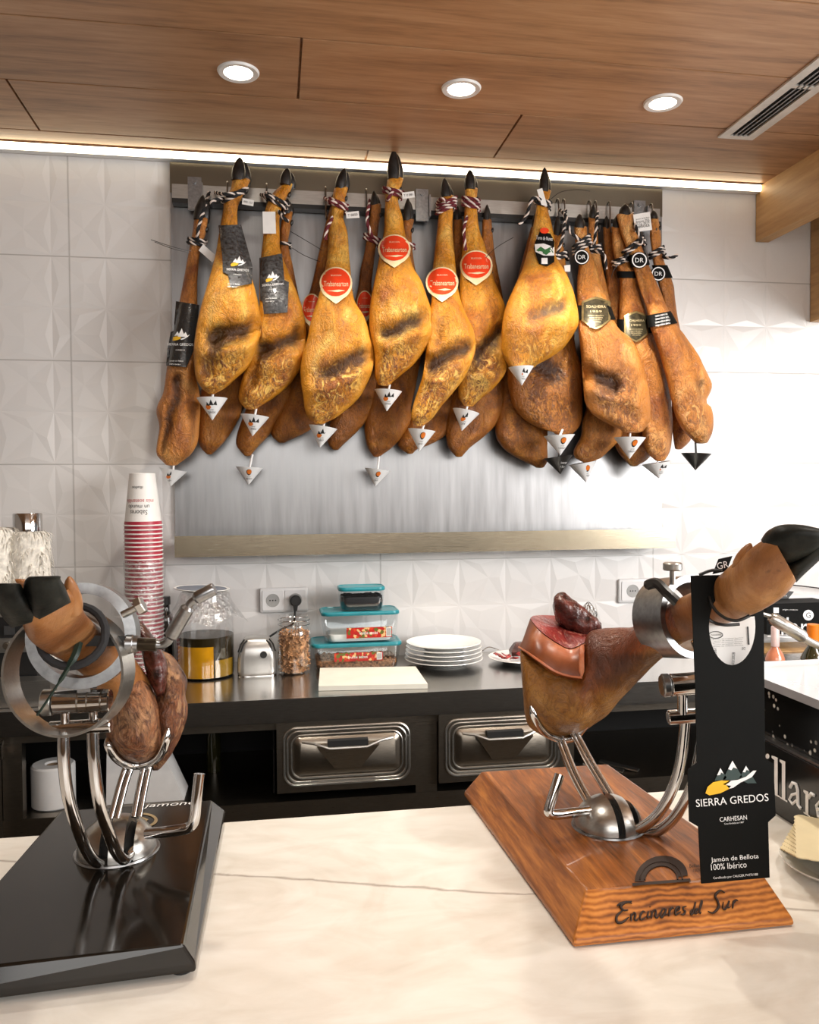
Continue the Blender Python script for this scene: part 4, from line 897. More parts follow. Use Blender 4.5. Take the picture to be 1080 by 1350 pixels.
# upside-down paper cups, nested in a tower
YC = 2.40
cb = P(189, 700, YC); cx, cy = cb.x, YC
px2m = YC/F
top_z = P(184, 624, YC).z; rim_first = P(187, 693, YC).z
Rr, Rt, Hc = .0235*2.3*.92, .0345, top_z-rim_first
Rr = 23.0*px2m
Rt = 15.8*px2m
def cup(z, lab, detail):
    t = thing('paper_cup', (cx, cy, z), lab, 'paper cup', 'upside-down paper cups nested in a tower')
    mb = MB(); n = 40
    mb.lathe([(Rr-.002, 0), (Rr, .002), (Rt, Hc-.001), (Rt-.001, Hc), (Rt-.003, Hc-.001), (Rt-.003, Hc-.006), (.0005, Hc-.006)], (cx, cy, z), (0, 0, 1), n, 0, False); obj('wall', mb, m['cup'], t)
    mb = MB(); mb.tube([(cx+(Rr+.0006)*math.cos(2*math.pi*i/n), cy+(Rr+.0006)*math.sin(2*math.pi*i/n), z+.002) for i in range(n)], .0020, 8, 0, True); obj('rolled_rim', mb, m['cup'], t)
    mb = MB(); q0 = Rr-(Rr-Rt)*(.0042/Hc); mb.lathe([(q0+.0006, .0042), (Rr-(Rr-Rt)*(.013/Hc)+.0006, .013)], (cx, cy, z), (0, 0, 1), n, 0, False); obj('red_band', mb, m['cup_red'], t)
    return t
tp = cup(rim_first, 'topmost upside-down white paper cup of the tower, lettering upside down on its side', True)
a0 = -math.atan2(cx, cy)*0-.12
fn = surf_cyl((cx, cy, rim_first), 1, Rr, Rt, Hc, a0)
mb = MB(); kk = px2m
put_text(mb, fn, 'Sabores', .000, 49*kk, 22*kk, 6*kk, math.pi); put_text(mb, fn, 'un mundo', -.001, 42*kk, 28*kk, 5*kk, math.pi); obj('lettering', mb, m['ink'], tp)
mb = MB(); put_text(mb, fn, 'más sostenible', 0, 35*kk, 38*kk, 4.6*kk, math.pi); obj('red_lettering', mb, simple('red_ink', (.45, .02, .03, 1), .5), tp)
mb = MB(); put_text(mb, fn, 'illados', -.004, 18*kk, 14*kk, 3.4*kk, math.pi); obj('small_lettering', mb, m['ink'], tp)
pitch = 5.35*px2m; ncup = int((rim_first-CTR)/pitch)
for i in range(1, ncup+1):
    copy_tree(tp, (0, 0, -pitch*i), 'white paper cup with a red band nested in the tower, below the topmost cup', None)
for o in list(COL.objects):
    if o.name.startswith(('lettering.', 'red_lettering.', 'small_lettering.')): bpy.data.objects.remove(o)
# crinkled film sleeve around the lower cups
mb = MB(); zt_ = P(189, 738, YC).z; zb_ = CTR+.002; rings = []; rr = random.Random(5)
for i in range(15):
    t_ = i/14; z = lerp(zb_, zt_, t_); ring = []
    for j in range(44):
        a = 2*math.pi*j/44; k = Rr*1.06+.004*noise.noise(Vector((math.cos(a)*3, math.sin(a)*3, z*40)))+(.007*max(0, t_-.75)*4)*(.5+.5*math.cos(a-.2)); ring.append(Vector((cx+k*math.cos(a), cy+k*math.sin(a), z+(.006*noise.noise(Vector((a*2, 1, 3))) if i == 14 else 0))))
    rings.append(ring)
mb.loft(rings, cap=False); k = obj('plastic_sleeve', mb, m['film'], angle=25); tag(k, 'crinkled clear plastic film wrapped around the lower part of the cup tower', 'plastic film')

# shaggy covered bottles with chrome tops
def shaggy(pxc, pxl, ytop, ycap, Y, label):
    c = P(pxc, 720, Y); R = (pxc-pxl)*Y/F; zt_ = P(pxc, ytop, Y).z
    t = thing('shaggy_bottle', (c.x, Y, CTR), label, 'covered bottle', 'shaggy covered bottles')
    mb = MB(); mb.lathe([(R*.8, 0), (R*.88, .03), (R*.88, zt_-CTR-.03), (R*.7, zt_-CTR-.012), (.01, zt_-CTR-.004)], (c.x, Y, CTR), (0, 0, 1), 28); obj('body', mb, m['fluff'], t)
    mb = MB(); rn = random.Random(int(pxc*7)+1)
    for i in range(1100):
        a = rn.uniform(0, 2*math.pi); u = rn.random()
        if u < .2: r0 = R*rn.uniform(.3, .75); z = zt_-.008
        else: r0 = R*.87; z = CTR+.02+(zt_-CTR-.03)*rn.random()
        out = Vector((math.cos(a), math.sin(a), 0)); p = Vector((c.x, Y, z))+out*r0; L = rn.uniform(.018, .034)
        tan = Vector((-out.y, out.x, 0))*rn.uniform(-.5, .5)
        q1 = p+out*L*.35+Vector((0, 0, -L*.25))+tan*L*.3; q2 = p+out*L*.42+Vector((0, 0, -L*.95))+tan*L*.7
        w = tan.cross(out); s_ = Vector((-out.y, out.x, 0))*.0017
        mb.add([p-s_, p+s_, q1+s_*.9, q1-s_*.9, q2], [(0, 1, 2, 3), (3, 2, 4)])
    f = obj('pile', mb, m['fluff'], t, smooth=False); f['kind'] = 'stuff'
    if ycap:
        zc = P(pxc, ycap, Y).z; mb = MB(); mb.lathe([(17*Y/F, 0), (17*Y/F, zc-zt_+.006), (16*Y/F, zc-zt_+.009), (.5*Y/F, zc-zt_+.009)], (c.x, Y, zt_-.008), (0, 0, 1), 32); obj('cap', mb, m['chrome'], t)
shaggy(37, 8, 696, 677, 2.34, 'cream shaggy covered bottle with a chrome cap, behind the left hoof')
shaggy(-8, -42, 692, None, 2.33, 'cream shaggy covered bottle at the left edge of the picture')

# coffee machine at far left
Y0 = 2.16; a = P(47, 800, Y0); zz = lambda y: P(30, y, Y0).z
t = thing('coffee_machine', (a.x-.2, Y0+.05, CTR), 'black and steel coffee machine at the far left of the back counter', 'coffee machine')
mb = MB(); mb.box((a.x-.45, Y0, CTR+.012), (a.x, Y0+.105, zz(797))); obj('body', mb, m['black'], t)
mb = MB(); mb.box((a.x-.45, Y0-.012, zz(812)), (a.x+.002, Y0-.0005, zz(803))); mb.box((a.x-.45, Y0-.010, zz(859)), (a.x, Y0-.0005, zz(840))); obj('steel_strip', mb, m['steel'], t)
kx = P(13, 849, Y0); mb = MB(); mb.cyl((kx.x, Y0-.011, kx.z), (kx.x, Y0-.026, kx.z), .0095, 20); mb.cyl((kx.x, Y0-.0265, kx.z), (kx.x, Y0-.029, kx.z), .006, 16); obj('knob', mb, m['steel_dark'], t)
kx = P(13, 830, Y0); mb = MB(); mb.box((kx.x-.012, Y0-.006, kx.z-.012), (kx.x+.012, Y0-.0006, kx.z+.010)); obj('switch', mb, simple('dark_grey_switch', (.04, .04, .04, 1), .4), t)
mb = MB(); mb.box((a.x-.45, Y0-.075, CTR+.001), (P(67, 905, Y0-.07).x, Y0-.0125, P(60, 897, Y0-.07).z)); obj('drip_tray', mb, m['steel'], t)

# big glass jar of oil with film and a saucer on top
Y0 = 2.36; kk = Y0/F; c = P(271, 860, Y0); zz = lambda y: P(271, y, Y0).z
R = 37.5*kk
t = thing('oil_jar', (c.x, Y0, CTR), 'large glass jar half full of dark oil with a yellow block of oil inside', 'jar')
mb = MB(); mb.lathe([(R-.006, 0.001), (R, .006), (R, zz(812)-CTR), (R*.97, zz(804)-CTR), (R*.80, zz(792)-CTR), (R*.78, zz(780)-CTR)], (c.x, Y0, CTR), (0, 0, 1), 48, 0, False); obj('glass', mb, m['glass'], t)
mb = MB(); mb.lathe([(.001, .004), (R-.005, .004), (R-.004, .008), (R-.004, zz(836)-CTR), (.001, zz(836)-CTR)], (c.x, Y0+.001, CTR), (0, 0, 1), 48, 0, False); obj('dark_oil', mb, m['oil'], t)
def oil_patch(xa, xb, ytop, mt, name):
    mb = MB(); ro = R-.0032; n = 20; rings = []
    for z, ins in ((.006, 0), (.012, 0), ((zz(ytop)-CTR)*.5, 0), (zz(ytop)-CTR, .0)):
        ring = []
        for rad in (ro, ro-.012):
            rng = range(n+1) if rad == ro else range(n, -1, -1)
            for i in rng:
                a_ = math.asin(max(-.98, min(.98, (lerp(xa, xb, i/n)-271)/37.5))); ring.append(Vector((c.x+rad*math.sin(a_), Y0+.001-rad*math.cos(a_), CTR+z)))
        rings.append(ring)
    mb.loft(rings); return obj(name, mb, mt, t)
o = oil_patch(237, 284, 847, m['oil_yellow'], 'yellow_oil'); o['label'] = 'golden yellow oil in the front of the jar'
oil_patch(286, 307, 865, simple('amber_oil', (.30, .17, .01, 1), .15, coat=.4), 'amber_oil')
# film draped over the neck
rr = random.Random(9); rings = []
for i, (k, y) in enumerate(((.30, 781.5), (.78, 780.5), (.84, 786), (.95, 796), (1.12, 806), (1.22, 813))):
    ring = []
    for j in range(48):
        aa = 2*math.pi*j/48; w = noise.noise(Vector((math.cos(aa)*2.2, math.sin(aa)*2.2, i*.5)))*(.03+.05*i)
        ring.append(Vector((c.x+R*(k+w)*math.cos(aa)*1.02, Y0+R*(k+w)*math.sin(aa), zz(y)-w*.10+ (.001 if i else 0))))
    rings.append(ring)
mb = MB(); mb.loft(rings, cap=False); k = obj('film_cover', mb, m['film'], angle=20); tag(k, 'crumpled clear film draped over the neck of the oil jar', 'plastic film')
def plate(name, x, y, z, R, h, label, cat='plate', group=None, centre=None, rot=(0, 0, 0)):
    prof = [(.0006, 0), (R*.55, 0), (R*.57, .002), (R*.62, .004), (R*.97, h-.003), (R, h-.001), (R*.99, h), (R*.95, h-.001), (R*.66, .0075), (R*.60, .006), (.0006, .0055)]
    mb = MB(); mb.lathe(prof, (x, y, z), (0, 0, 1), 56, 0, False)
    if centre: 
        t = thing(name, (x, y, z), label, cat, group); obj('dish', mb, m['white'], t)
        mb = MB(); mb.lathe([(.0006, .0062), (R*.62, .0078), (R*.90, h-.0016)], (x, y, z+.0008), (0, 0, 1), 48, 0, False); obj('well', mb, centre, t); t.rotation_euler = rot; return t
    o = obj(name, mb, m['white']); return tag(o, label, cat, group)
sc_ = P(266, 780, Y0); plate('saucer', sc_.x, Y0, zz(780)+.0012, 35*kk, .010, 'white saucer with a dark blue well resting on top of the oil jar', 'saucer', None, simple('dark_blue_glaze', (.02, .04, .09, 1), .2), (0, .05, 0))
# dark bottle beside it
Y1 = 2.43; c = P(219, 850, Y1); kk = Y1/F; zz = lambda y: P(219, y, Y1).z
t = thing('dark_bottle', (c.x, Y1, CTR), 'small dark glass bottle between the cup tower and the oil jar', 'bottle')
mb = MB(); mb.lathe([(.010, .0005), (10*kk, .003), (10*kk, zz(818)-CTR), (8.5*kk, zz(811)-CTR), (5.2*kk, zz(805)-CTR), (5.2*kk, zz(797)-CTR), (.001, zz(797)-CTR)], (c.x, Y1, CTR), (0, 0, 1), 28); obj('glass', mb, m['darkbottle'], t)
mb = MB(); mb.lathe([(6.3*kk, 0), (6.3*kk, zz(787)-zz(797)), (5.8*kk, zz(787)-zz(797)+.001), (.001, zz(787)-zz(797)+.001)], (c.x, Y1, zz(797)+.0004), (0, 0, 1), 24); obj('cap', mb, m['black'], t)
# sharpener (silver dome box)
Y0 = 2.33; kk = Y0/F; c = P(339, 870, Y0); zt_ = P(339, 841, Y0).z; w = 25.5*kk
t = thing('knife_sharpener', (c.x, Y0+.03, CTR), 'silver domed knife sharpener with a round black button', 'knife sharpener')
H_ = zt_-CTR; rings = []
for z, kx in ((.002, .93), (.006, .98), (.012, 1.0), (H_*.45, .98), (H_*.70, .90), (H_*.88, .76), (H_*.97, .60), (H_, .45), (H_+.0003, .2)):
    rings.append([Vector((c.x+x, Y0+.025+y, CTR+z)) for x, y in rrect(0, 0, 2*w*kx, .09*min(1, kx+.05), .02*kx, 5)])
mb = MB(); mb.loft(rings); obj('housing', mb, simple('silver_plastic', (.50, .49, .47, 1), .28, .75, .05), t)
mb = MB(); mb.loft([[Vector((c.x+x, Y0+.025+y, CTR+z)) for x, y in rrect(0, 0, 2*w*.97, .087, .018, 5)] for z in (0, .0035)]); obj('foot', mb, m['chrome'], t)
bp = P(347.5, 863, Y0-.02); mb = MB(); mb.cyl((bp.x, Y0-.018, bp.z), (bp.x, Y0-.0245, bp.z), .0095, 20); obj('button', mb, m['black'], t)
for sx in (-1, 1):
    for q in (0, .012):
        mb = MB(); x0_ = c.x+sx*(w*.62-q*.6); mb.tube([(x0_, Y0-.008, CTR+H_*.98-abs(q)*.25), (x0_+sx*.010, Y0-.014, CTR+H_*.86), (x0_+sx*.017, Y0-.0165, CTR+H_*.66)], .0022, 6); obj('slot', mb, m['black'], t)
# clip-top jar of wood shavings
Y0 = 2.34; kk = Y0/F; c = P(388, 870, Y0); zz = lambda y: P(388, y, Y0).z; R = 22.5*kk
t = thing('clip_top_jar', (c.x, Y0, CTR), 'clip-top glass jar filled with brown wood shavings', 'jar')
mb = MB(); mb.lathe([(R*.85, .0008), (R*.98, .006), (R, .02), (R, zz(835)-CTR), (R*.94, zz(828)-CTR), (R*.84, zz(825)-CTR), (R*.84, zz(822)-CTR)], (c.x, Y0, CTR), (0, 0, 1), 40, 0, False); obj('glass', mb, m['glass'], t)
mb = MB(); mb.lathe([(R*.86, 0), (R*.90, .002), (R*.90, .008), (R*.87, zz(811)-zz(821)-.001), (.001, zz(811)-zz(821))], (c.x, Y0, zz(821)), (0, 0, 1), 40, 0, False); obj('lid', mb, m['glass'], t)
mb = MB(); n = 32
for z in (zz(822.5), zz(816.5)): mb.tube([(c.x+R*.92*math.cos(2*math.pi*i/n), Y0+R*.92*math.sin(2*math.pi*i/n), z) for i in range(n)], .0012, 6, 0, True)
mb.tube([(c.x+.004, Y0-R*.93, zz(817)), (c.x+.004, Y0-R*1.02, zz(828)), (c.x+.001, Y0-R*1.06, zz(838)), (c.x+.013, Y0-R*1.04, zz(838)), (c.x+.012, Y0-R*.95, zz(818))], .0011, 6); obj('wire_clip', mb, m['chrome'], t)
mb = MB(); rn = random.Random(4); zf_ = zz(834)-CTR
for i in range(900):
    a_ = rn.uniform(0, 2*math.pi); r_ = R*.90*math.sqrt(rn.uniform(.45, 1)); z_ = CTR+.006+rn.random()*(zf_)*(1-.0*r_)
    p = Vector((c.x+r_*math.cos(a_), Y0+r_*math.sin(a_), z_)); d = Vector((rn.uniform(-1, 1), rn.uniform(-1, 1), rn.uniform(-.7, .7))).normalized(); e = d.orthogonal().normalized()
    L, w_ = rn.uniform(.004, .008), rn.uniform(.0015, .003); pts = []
    for s_ in (-1, -.33, .33, 1): q = p+d*L*s_+e.cross(d)*(.0025*(1-s_*s_)); pts += [q-e*w_, q+e*w_]
    ok = all((q.x-c.x)**2+(q.y-Y0)**2 < (R*.96)**2 and q.z > CTR+.002 for q in pts)
    if ok: mb.add(pts, [(0, 1, 3, 2), (2, 3, 5, 4), (4, 5, 7, 6)])
mb.lathe([(R*.6, .004), (R*.80, zf_*.5), (R*.7, zf_*.96), (.002, zf_)], (c.x, Y0, CTR), (0, 0, 1), 20)
k = obj('wood_shavings', mb, m['shavings'], smooth=False); tag(k, 'brown wood shavings filling the clip-top jar', 'wood shavings'); k['kind'] = 'stuff'

# wall sockets
def socket(px0, px1, py0, py1, label, plug):
    a = P(px0, py1, WY-.012); b = P(px1, py0, WY-.012); cz = (a.z+b.z)/2; cx_ = (a.x+b.x)/2; w = b.x-a.x; h = b.z-a.z
    t = thing('wall_socket', (cx_, WY-.008, cz), label, 'wall socket', 'white double wall sockets')
    mb = MB()
    mb.loft([[Vector((cx_+x, y, cz+z)) for x, z in rrect(0, 0, w-k, h-k, .006)] for y, k in ((WY-.0045, 0), (WY-.012, 0), (WY-.014, .004))]); obj('frame', mb, m['whiteplastic'], t)
    for sx in (-1, 1):
        x_ = cx_+sx*w*.235; mb = MB(); mb.loft([[Vector((x_+x, y, cz+z)) for x, z in rrect(0, 0, w*.43, h*.80, .004)] for y in (WY-.0141, WY-.0165)]); ins = obj('insert', mb, m['whiteplastic'], t)
        mb = MB(); mb.lathe([(h*.27, .0), (h*.27, -.0008), (h*.24, -.0008), (h*.235, 0)], (x_, WY-.0166, cz), (0, 1, 0), 28, 0, False); mb.lathe([(h*.235, .0), (.0005, .0)], (x_, WY-.0168, cz), (0, 1, 0), 24, 0, False); obj('well', mb, simple('grey_socket_well', (.38, .38, .37, 1), .5), ins)
        mb = MB()
        for q in (-1, 0, 1): mb.cyl((x_+q*h*.11, WY-.0169, cz), (x_+q*h*.11, WY-.0174, cz), .0022, 10)
        obj('holes', mb, m['black'], ins)
    return t, cx_+w*.235, cz
t, plx, plz = socket(343, 406, 774, 808, 'white double wall socket with a black plug, above the sharpener', True)
mb = MB(); mb.cyl((plx, WY-.0185, plz), (plx, WY-.045, plz), .0165, 24, 0, .003)
mb.hexa([(plx-.006, WY-.044, plz-.03), (plx+.004, WY-.044, plz-.03), (plx+.004, WY-.032, plz-.03), (plx-.006, WY-.032, plz-.03), (plx-.009, WY-.044, plz), (plx+.009, WY-.044, plz), (plx+.009, WY-.032, plz), (plx-.009, WY-.032, plz)])
pl = thing('power_plug', (plx, WY-.03, plz), 'black plug and cord in the left wall socket', 'plug'); obj('body', mb, m['black'], pl)
e0 = P(388, 818, WY-.04); e1 = P(372, 829, WY-.05); e2 = P(352, 842, WY-.10)
mb = MB(); mb.tube(smooth_path([(plx-.002, WY-.038, plz-.028), e0, P(384, 824, WY-.035), e1, e2, (e2.x-.03, e2.y+.01, e2.z-.03), (e2.x-.035, e2.y-.01, CTR+.006)], 8), .0032, 8); obj('cord', mb, m['black'], pl)
socket(816, 882, 762, 795, 'white double wall socket without a plug, behind the clamp ring', False)

# stacked food boxes with teal lids
def food_box(x0p, x1p, ytop, ybot, Y, D, label, fill, lab, zb=None):
    a = P(x0p, ybot, Y); b = P(x1p, ytop, Y); zb = a.z if zb is None else zb; w = b.x-a.x; h = P(x0p, ytop, Y).z-a.z; cx_ = (a.x+b.x)/2; cyy = Y+D/2
    t = thing('food_box', (cx_, cyy, zb), label, 'food container', 'clear food boxes with teal lids'); kx = [(.86, 0.0005), (.90, .004), (.955, h*.62), (.965, h-.0125)]
    mb = MB(); mb.loft([[Vector((cx_+x, cyy+y, zb+z)) for x, y in rrect(0, 0, w*k, D*k, .02)] for k, z in kx], cap=False); mb.add([Vector((cx_+x, cyy+y, zb+.0008)) for x, y in rrect(0, 0, w*.86, D*.86, .02)], [tuple(range(24))]); obj('clear_box', mb, m['clearplastic'], t)
    mb = MB(); mb.loft([[Vector((cx_+x, cyy+y, zb+z)) for x, y in rrect(0, 0, w*k, D*k, .022)] for k, z in ((.985, h-.0122), (1, h-.010), (1, h-.004), (.985, h-.002), (.95, h-.001), (.93, h-.003), (.90, h-.003))]); obj('lid', mb, m['teal'], t)
    if lab:
        l0, l1, lt, lb_ = lab; mb = MB(); p0 = P(l0, lb_, Y); p1 = P(l1, lt, Y); k = .948*D/2; yy = cyy-k-.0022
        mb.hexa([(p0.x, yy, p0.z), (p1.x, yy, p0.z), (p1.x, yy+.0006, p0.z), (p0.x, yy+.0006, p0.z), (p0.x, yy-.001, p1.z), (p1.x, yy-.001, p1.z), (p1.x, yy-.0004, p1.z), (p0.x, yy-.0004, p1.z)]); lbl = obj('label', mb, m['fruitlabel'], t, smooth=False); lbl['label'] = 'printed red food label'
        mb = MB(); ww = p1.x-p0.x; mb.box((p1.x-ww*.13, yy-.0022, p0.z+.003), (p1.x-ww*.02, yy-.0012, p1.z-.002)); br = obj('barcode', mb, m['paper'], lbl, smooth=False)
        mb = MB()
        for i in range(6): q = p1.x-ww*(.118-.016*i); mb.box((q, yy-.0026, p0.z+.005), (q+ww*.007, yy-.0023, p1.z-.004))
        obj('bars', mb, m['ink'], lbl)
        mb = MB(); put_text(mb, lambda x, y: Vector((x, yy-.0018, y)), 'frutos secos', p0.x+ww*.48, p0.z+(p1.z-p0.z)*.5, ww*.4, -(p1.z-p0.z)*.3); obj('lettering', mb, m['whiteink'], lbl)
    if fill:
        mt, f = fill; mb = MB(); rn = random.Random(int(x0p)); n = 22; rings = []
        for z, k in ((.002, .84), (h*f*.6, .90), (h*f, .88)):
            rings.append([Vector((cx_+x, cyy+y, zb+z+(rn.uniform(-.003, .003) if z == h*f else 0))) for x, y in rrect(0, 0, w*k, D*k, .018)])
        mb.loft(rings)
        for i in range(150): mb.sphere((cx_+rn.uniform(-.40, .40)*w, cyy+rn.uniform(-.40, .40)*D, zb+h*f+rn.uniform(-.002, .003)), .005, .0045, .0035, 6, 4)
        k = obj('dried_food', mb, mt); k['kind'] = 'stuff'; tag(k, {'b': 'mixed nuts spread in the lowest food box', 'r': 'black raisins in the smallest food box'}['b' if 'brown' in mt.name else 'r'], 'dried food')
    return zb+h
Yb = 2.34
z1 = food_box(411, 531, 841, 877, Yb, .135, 'widest clear food box with a teal lid, at the bottom of the stack of three', (m['bean'], .34), (441, 505, 859, 873), CTR)
z2 = food_box(424, 528, 804, 845, Yb+.005, .12, 'middle clear food box with a teal lid, holding something white', (m['whiteplastic'], .30) if False else None, (457, 517, 826, 842), z1+.0006)
c1 = P(476, 830, Yb); mb = MB(); mb.loft([[Vector((c1.x+x, Yb+.065+y, z1+z)) for x, y in rrect(0, 0, .19*k, .098*k, .02)] for z, k in ((.0022, .94), (.02, .98), (.022, .96))]); k = obj('white_paste', mb, m['paper']); tag(k, 'white food filling the middle food box', 'food')
z3 = food_box(447, 509, 775, 806, Yb+.02, .085, 'smallest clear food box with a teal lid, topmost of the stack', (m['raisins'], .55), None, z2+.0006)

# stack of white plates
Y0 = 2.37; kk = Y0/F; c = P(585, 850, Y0); R = 53*kk
lab = ['lowest white plate of the stack of five', 'second white plate from the bottom of the stack of five', 'middle white plate of the stack of five', 'second white plate from the top of the stack of five', 'topmost white plate of the stack of five, its bare face showing']
pz = CTR+.0008
prof = None
for i in range(5):
    R_ = R*(1-.012*i); mb = MB()
    mb.lathe([(.0006, 0), (R_*.55, 0), (R_*.57, .003), (R_*.66, .0062), (R_*.98, .0175), (R_, .0185), (R_*.995, .0205), (R_*.96, .0200), (R_*.70, .0112), (R_*.60, .0070), (.0006, .0060)], (c.x, Y0, pz+i*.0118+ (0 if i else 0)), (0, 0, 1), 64, 0, False)
    tag(obj('plate', mb, m['white'], angle=50), lab[i], 'plate', 'white plates in a stack')
# white chopping board
pts = [Pz(*p, CTR+.012) for p in ((420, 905), (564, 902), (548, 879), (422, 881))]
mb = MB(); mb.loft([[Vector((p.x, p.y, CTR+z)) for p in pts] for z in (.0006, .013)]); k = obj('chopping_board', mb, m['board_plastic'], smooth=False); tag(k, 'white plastic chopping board lying at the front of the steel worktop', 'chopping board')
# small plate with cured meat, and a dark offcut
Y0 = 2.36; kk = Y0/F; c = P(688, 860, Y0)
plate('small_plate', c.x, Y0, CTR+.0008, 46*kk, .016, 'white plate of red cured meat slices, half hidden behind the right ham', 'plate')
rn = random.Random(11)
for i in range(9):
    mb = MB(); x = c.x-36*kk+rn.uniform(0, 50)*kk; y = Y0-.02+rn.uniform(-.03, .03); d = rn.uniform(0, 3); z = CTR+.0135+.003*i*.6; pts = []
    for s_ in range(5):
        q = Vector((x+math.cos(d)*(s_-2)*.006, y+math.sin(d)*(s_-2)*.006, z+.004*math.sin(s_*1.1+i))); n_ = Vector((-math.sin(d), math.cos(d), .2))*.008; pts.append([q-n_, q+n_, q+n_+Vector((0, 0, .002)), q-n_+Vector((0, 0, .002))])
    mb.loft(pts); tag(obj('meat_slice', mb, m['redmeat']), 'small curled red slice of cured meat on the half-hidden plate', 'meat slice', 'red meat slices on the small plate')
mb = MB(); q = P(683, 848, Y0+.03); o_ = Vector((q.x, Y0+.02, CTR+.017))
mb.loft([[o_+Vector((x*k, y*k, z)) for x, y in ((-.028, -.02), (.02, -.024), (.034, .0), (.02, .024), (-.024, .02))] for z, k in ((0, 1), (.012, 1.05), (.020, .9), (.034, .55), (.038, .35))]); k = obj('meat_offcut', mb, m['knifemeat'], angle=15); tag(k, 'dark almost black cured offcut on the half-hidden plate', 'meat offcut')
mb = MB(); mb.tube(smooth_path([P(636, 858, 2.44), P(645, 853, 2.44), P(658, 857, 2.42)], 5), .0014, 6); k = obj('fork', mb, m['chrome']); k.location.z = k.location.z; tag(k, 'thin steel skewer handle between the plate stack and the meat plate', 'skewer')
# strainer brush behind the ham
c = P(776, 830, 2.40); t = thing('whisk', (c.x, 2.40, CTR), 'wire whisk standing on its handle behind the right ham', 'whisk')
mb = MB(); mb.cyl((c.x, 2.40, CTR+.0005), (c.x, 2.40, P(776, 822, 2.40).z), .012, 16); obj('handle', mb, m['black'], t)
zt_ = P(776, 798, 2.40).z; zh = P(776, 822, 2.40).z; mb = MB()
for i in range(7):
    a_ = math.pi*i/7; mb.tube(smooth_path([(c.x+.008*math.cos(a_), 2.40+.008*math.sin(a_), zh-.01), (c.x+.026*math.cos(a_), 2.40+.026*math.sin(a_), zh+.03), (c.x, 2.40, zt_+.01*(i % 2)), (c.x-.026*math.cos(a_), 2.40-.026*math.sin(a_), zh+.03), (c.x-.008*math.cos(a_), 2.40-.008*math.sin(a_), zh-.01)], 5), .0012, 5)
obj('wires', mb, m['chrome'], t)
# plate with a scrap on the wall shelf
q = P(265, 706, WY-.075); plate('shelf_plate', q.x-.005, WY-.062, SHELF+.0008, .052, .022, 'small white plate with a dark red scrap at the left end of the wall shelf', 'plate')
mb = MB(); rn = random.Random(2); mb.loft([[Vector((q.x+.004+x*k, WY-.064+y*k, SHELF+z)) for x, y in ((-.032, -.012), (.0, -.018), (.032, -.008), (.03, .012), (0, .018), (-.03, .01))] for z, k in ((.018, .8), (.024, 1), (.031, .6))]); k = obj('meat_scrap', mb, m['knifemeat'], angle=20); tag(k, 'dark red meat scrap on the shelf plate', 'meat scrap')
# ================================================================== the two ham stands on the bar
def on_plane(p0, n, eps=.0006):
    p0 = Vector(p0); n = Vector(n).normalized()
    if n.y > 0: n = -n
    o = Vector((0, 0, EYE))
    def fn(px, py): d = ray(px, py); t = (p0-o).dot(n)/d.dot(n); return o+d*t+n*eps
    return fn
def bevel_board(bot, top, z0, z1, mats, root, lip=.006):
    b0 = [Vector((x, y, z0)) for x, y in bot]; b1 = [Vector((x, y, z0+lip)) for x, y in bot]; t1 = [Vector((x, y, z1)) for x, y in top]
    mb = MB(); o = mb.add(b0+b1+t1, [(3, 2, 1, 0), (8, 9, 10, 11)])
    for i in range(4):
        j = (i+1) % 4; mi = 1 if i in (0, 2) and len(mats) > 1 else 0
        mb.f += [(i, j, 4+j, 4+i), (4+i, 4+j, 8+j, 8+i)]; mb.mi += [mi, mi]
    ob = obj('board', mb, mats, root, smooth=False)
    bv = ob.modifiers.new('soft_edges', 'BEVEL'); bv.width = .0025; bv.segments = 2; return ob
def dome_slices(c, R, h, slots, mat, root):
    """a low metal dome cut by slots (intervals along x)"""
    xs = [-R]+[q for s_ in slots for q in s_]+[R]
    for a, b in zip(xs[0::2], xs[1::2]):
        mb = MB(); rings = []; n = 9
        for i in range(n):
            x = lerp(a, b, i/(n-1)); rr_ = math.sqrt(max(1e-7, R*R-x*x)); rings.append([Vector((c[0]+x, c[1]-rr_*math.cos(t), c[2]+rr_*h/R*math.sin(t))) for t in [math.pi*k/22 for k in range(23)]])
        mb.loft(rings); obj('dome_slice', mb, m['steel'], root, angle=50)
    mb = MB(); xs = [q for s_ in slots for q in s_]; mb.lathe([(R*.80, .0002), (R*.72, h*.42), (R*.5, h*.66), (.001, h*.74)], c, (0, 0, 1), 30); obj('dome_core', mb, m['void'], root)
    mb = MB(); mb.lathe([(R+.003, 0), (R+.002, .002), (R-.002, .0025)], c, (0, 0, 1), 40); obj('dome_flange', mb, m[mat], root)
def PP(l): return [P(*q) for q in l]
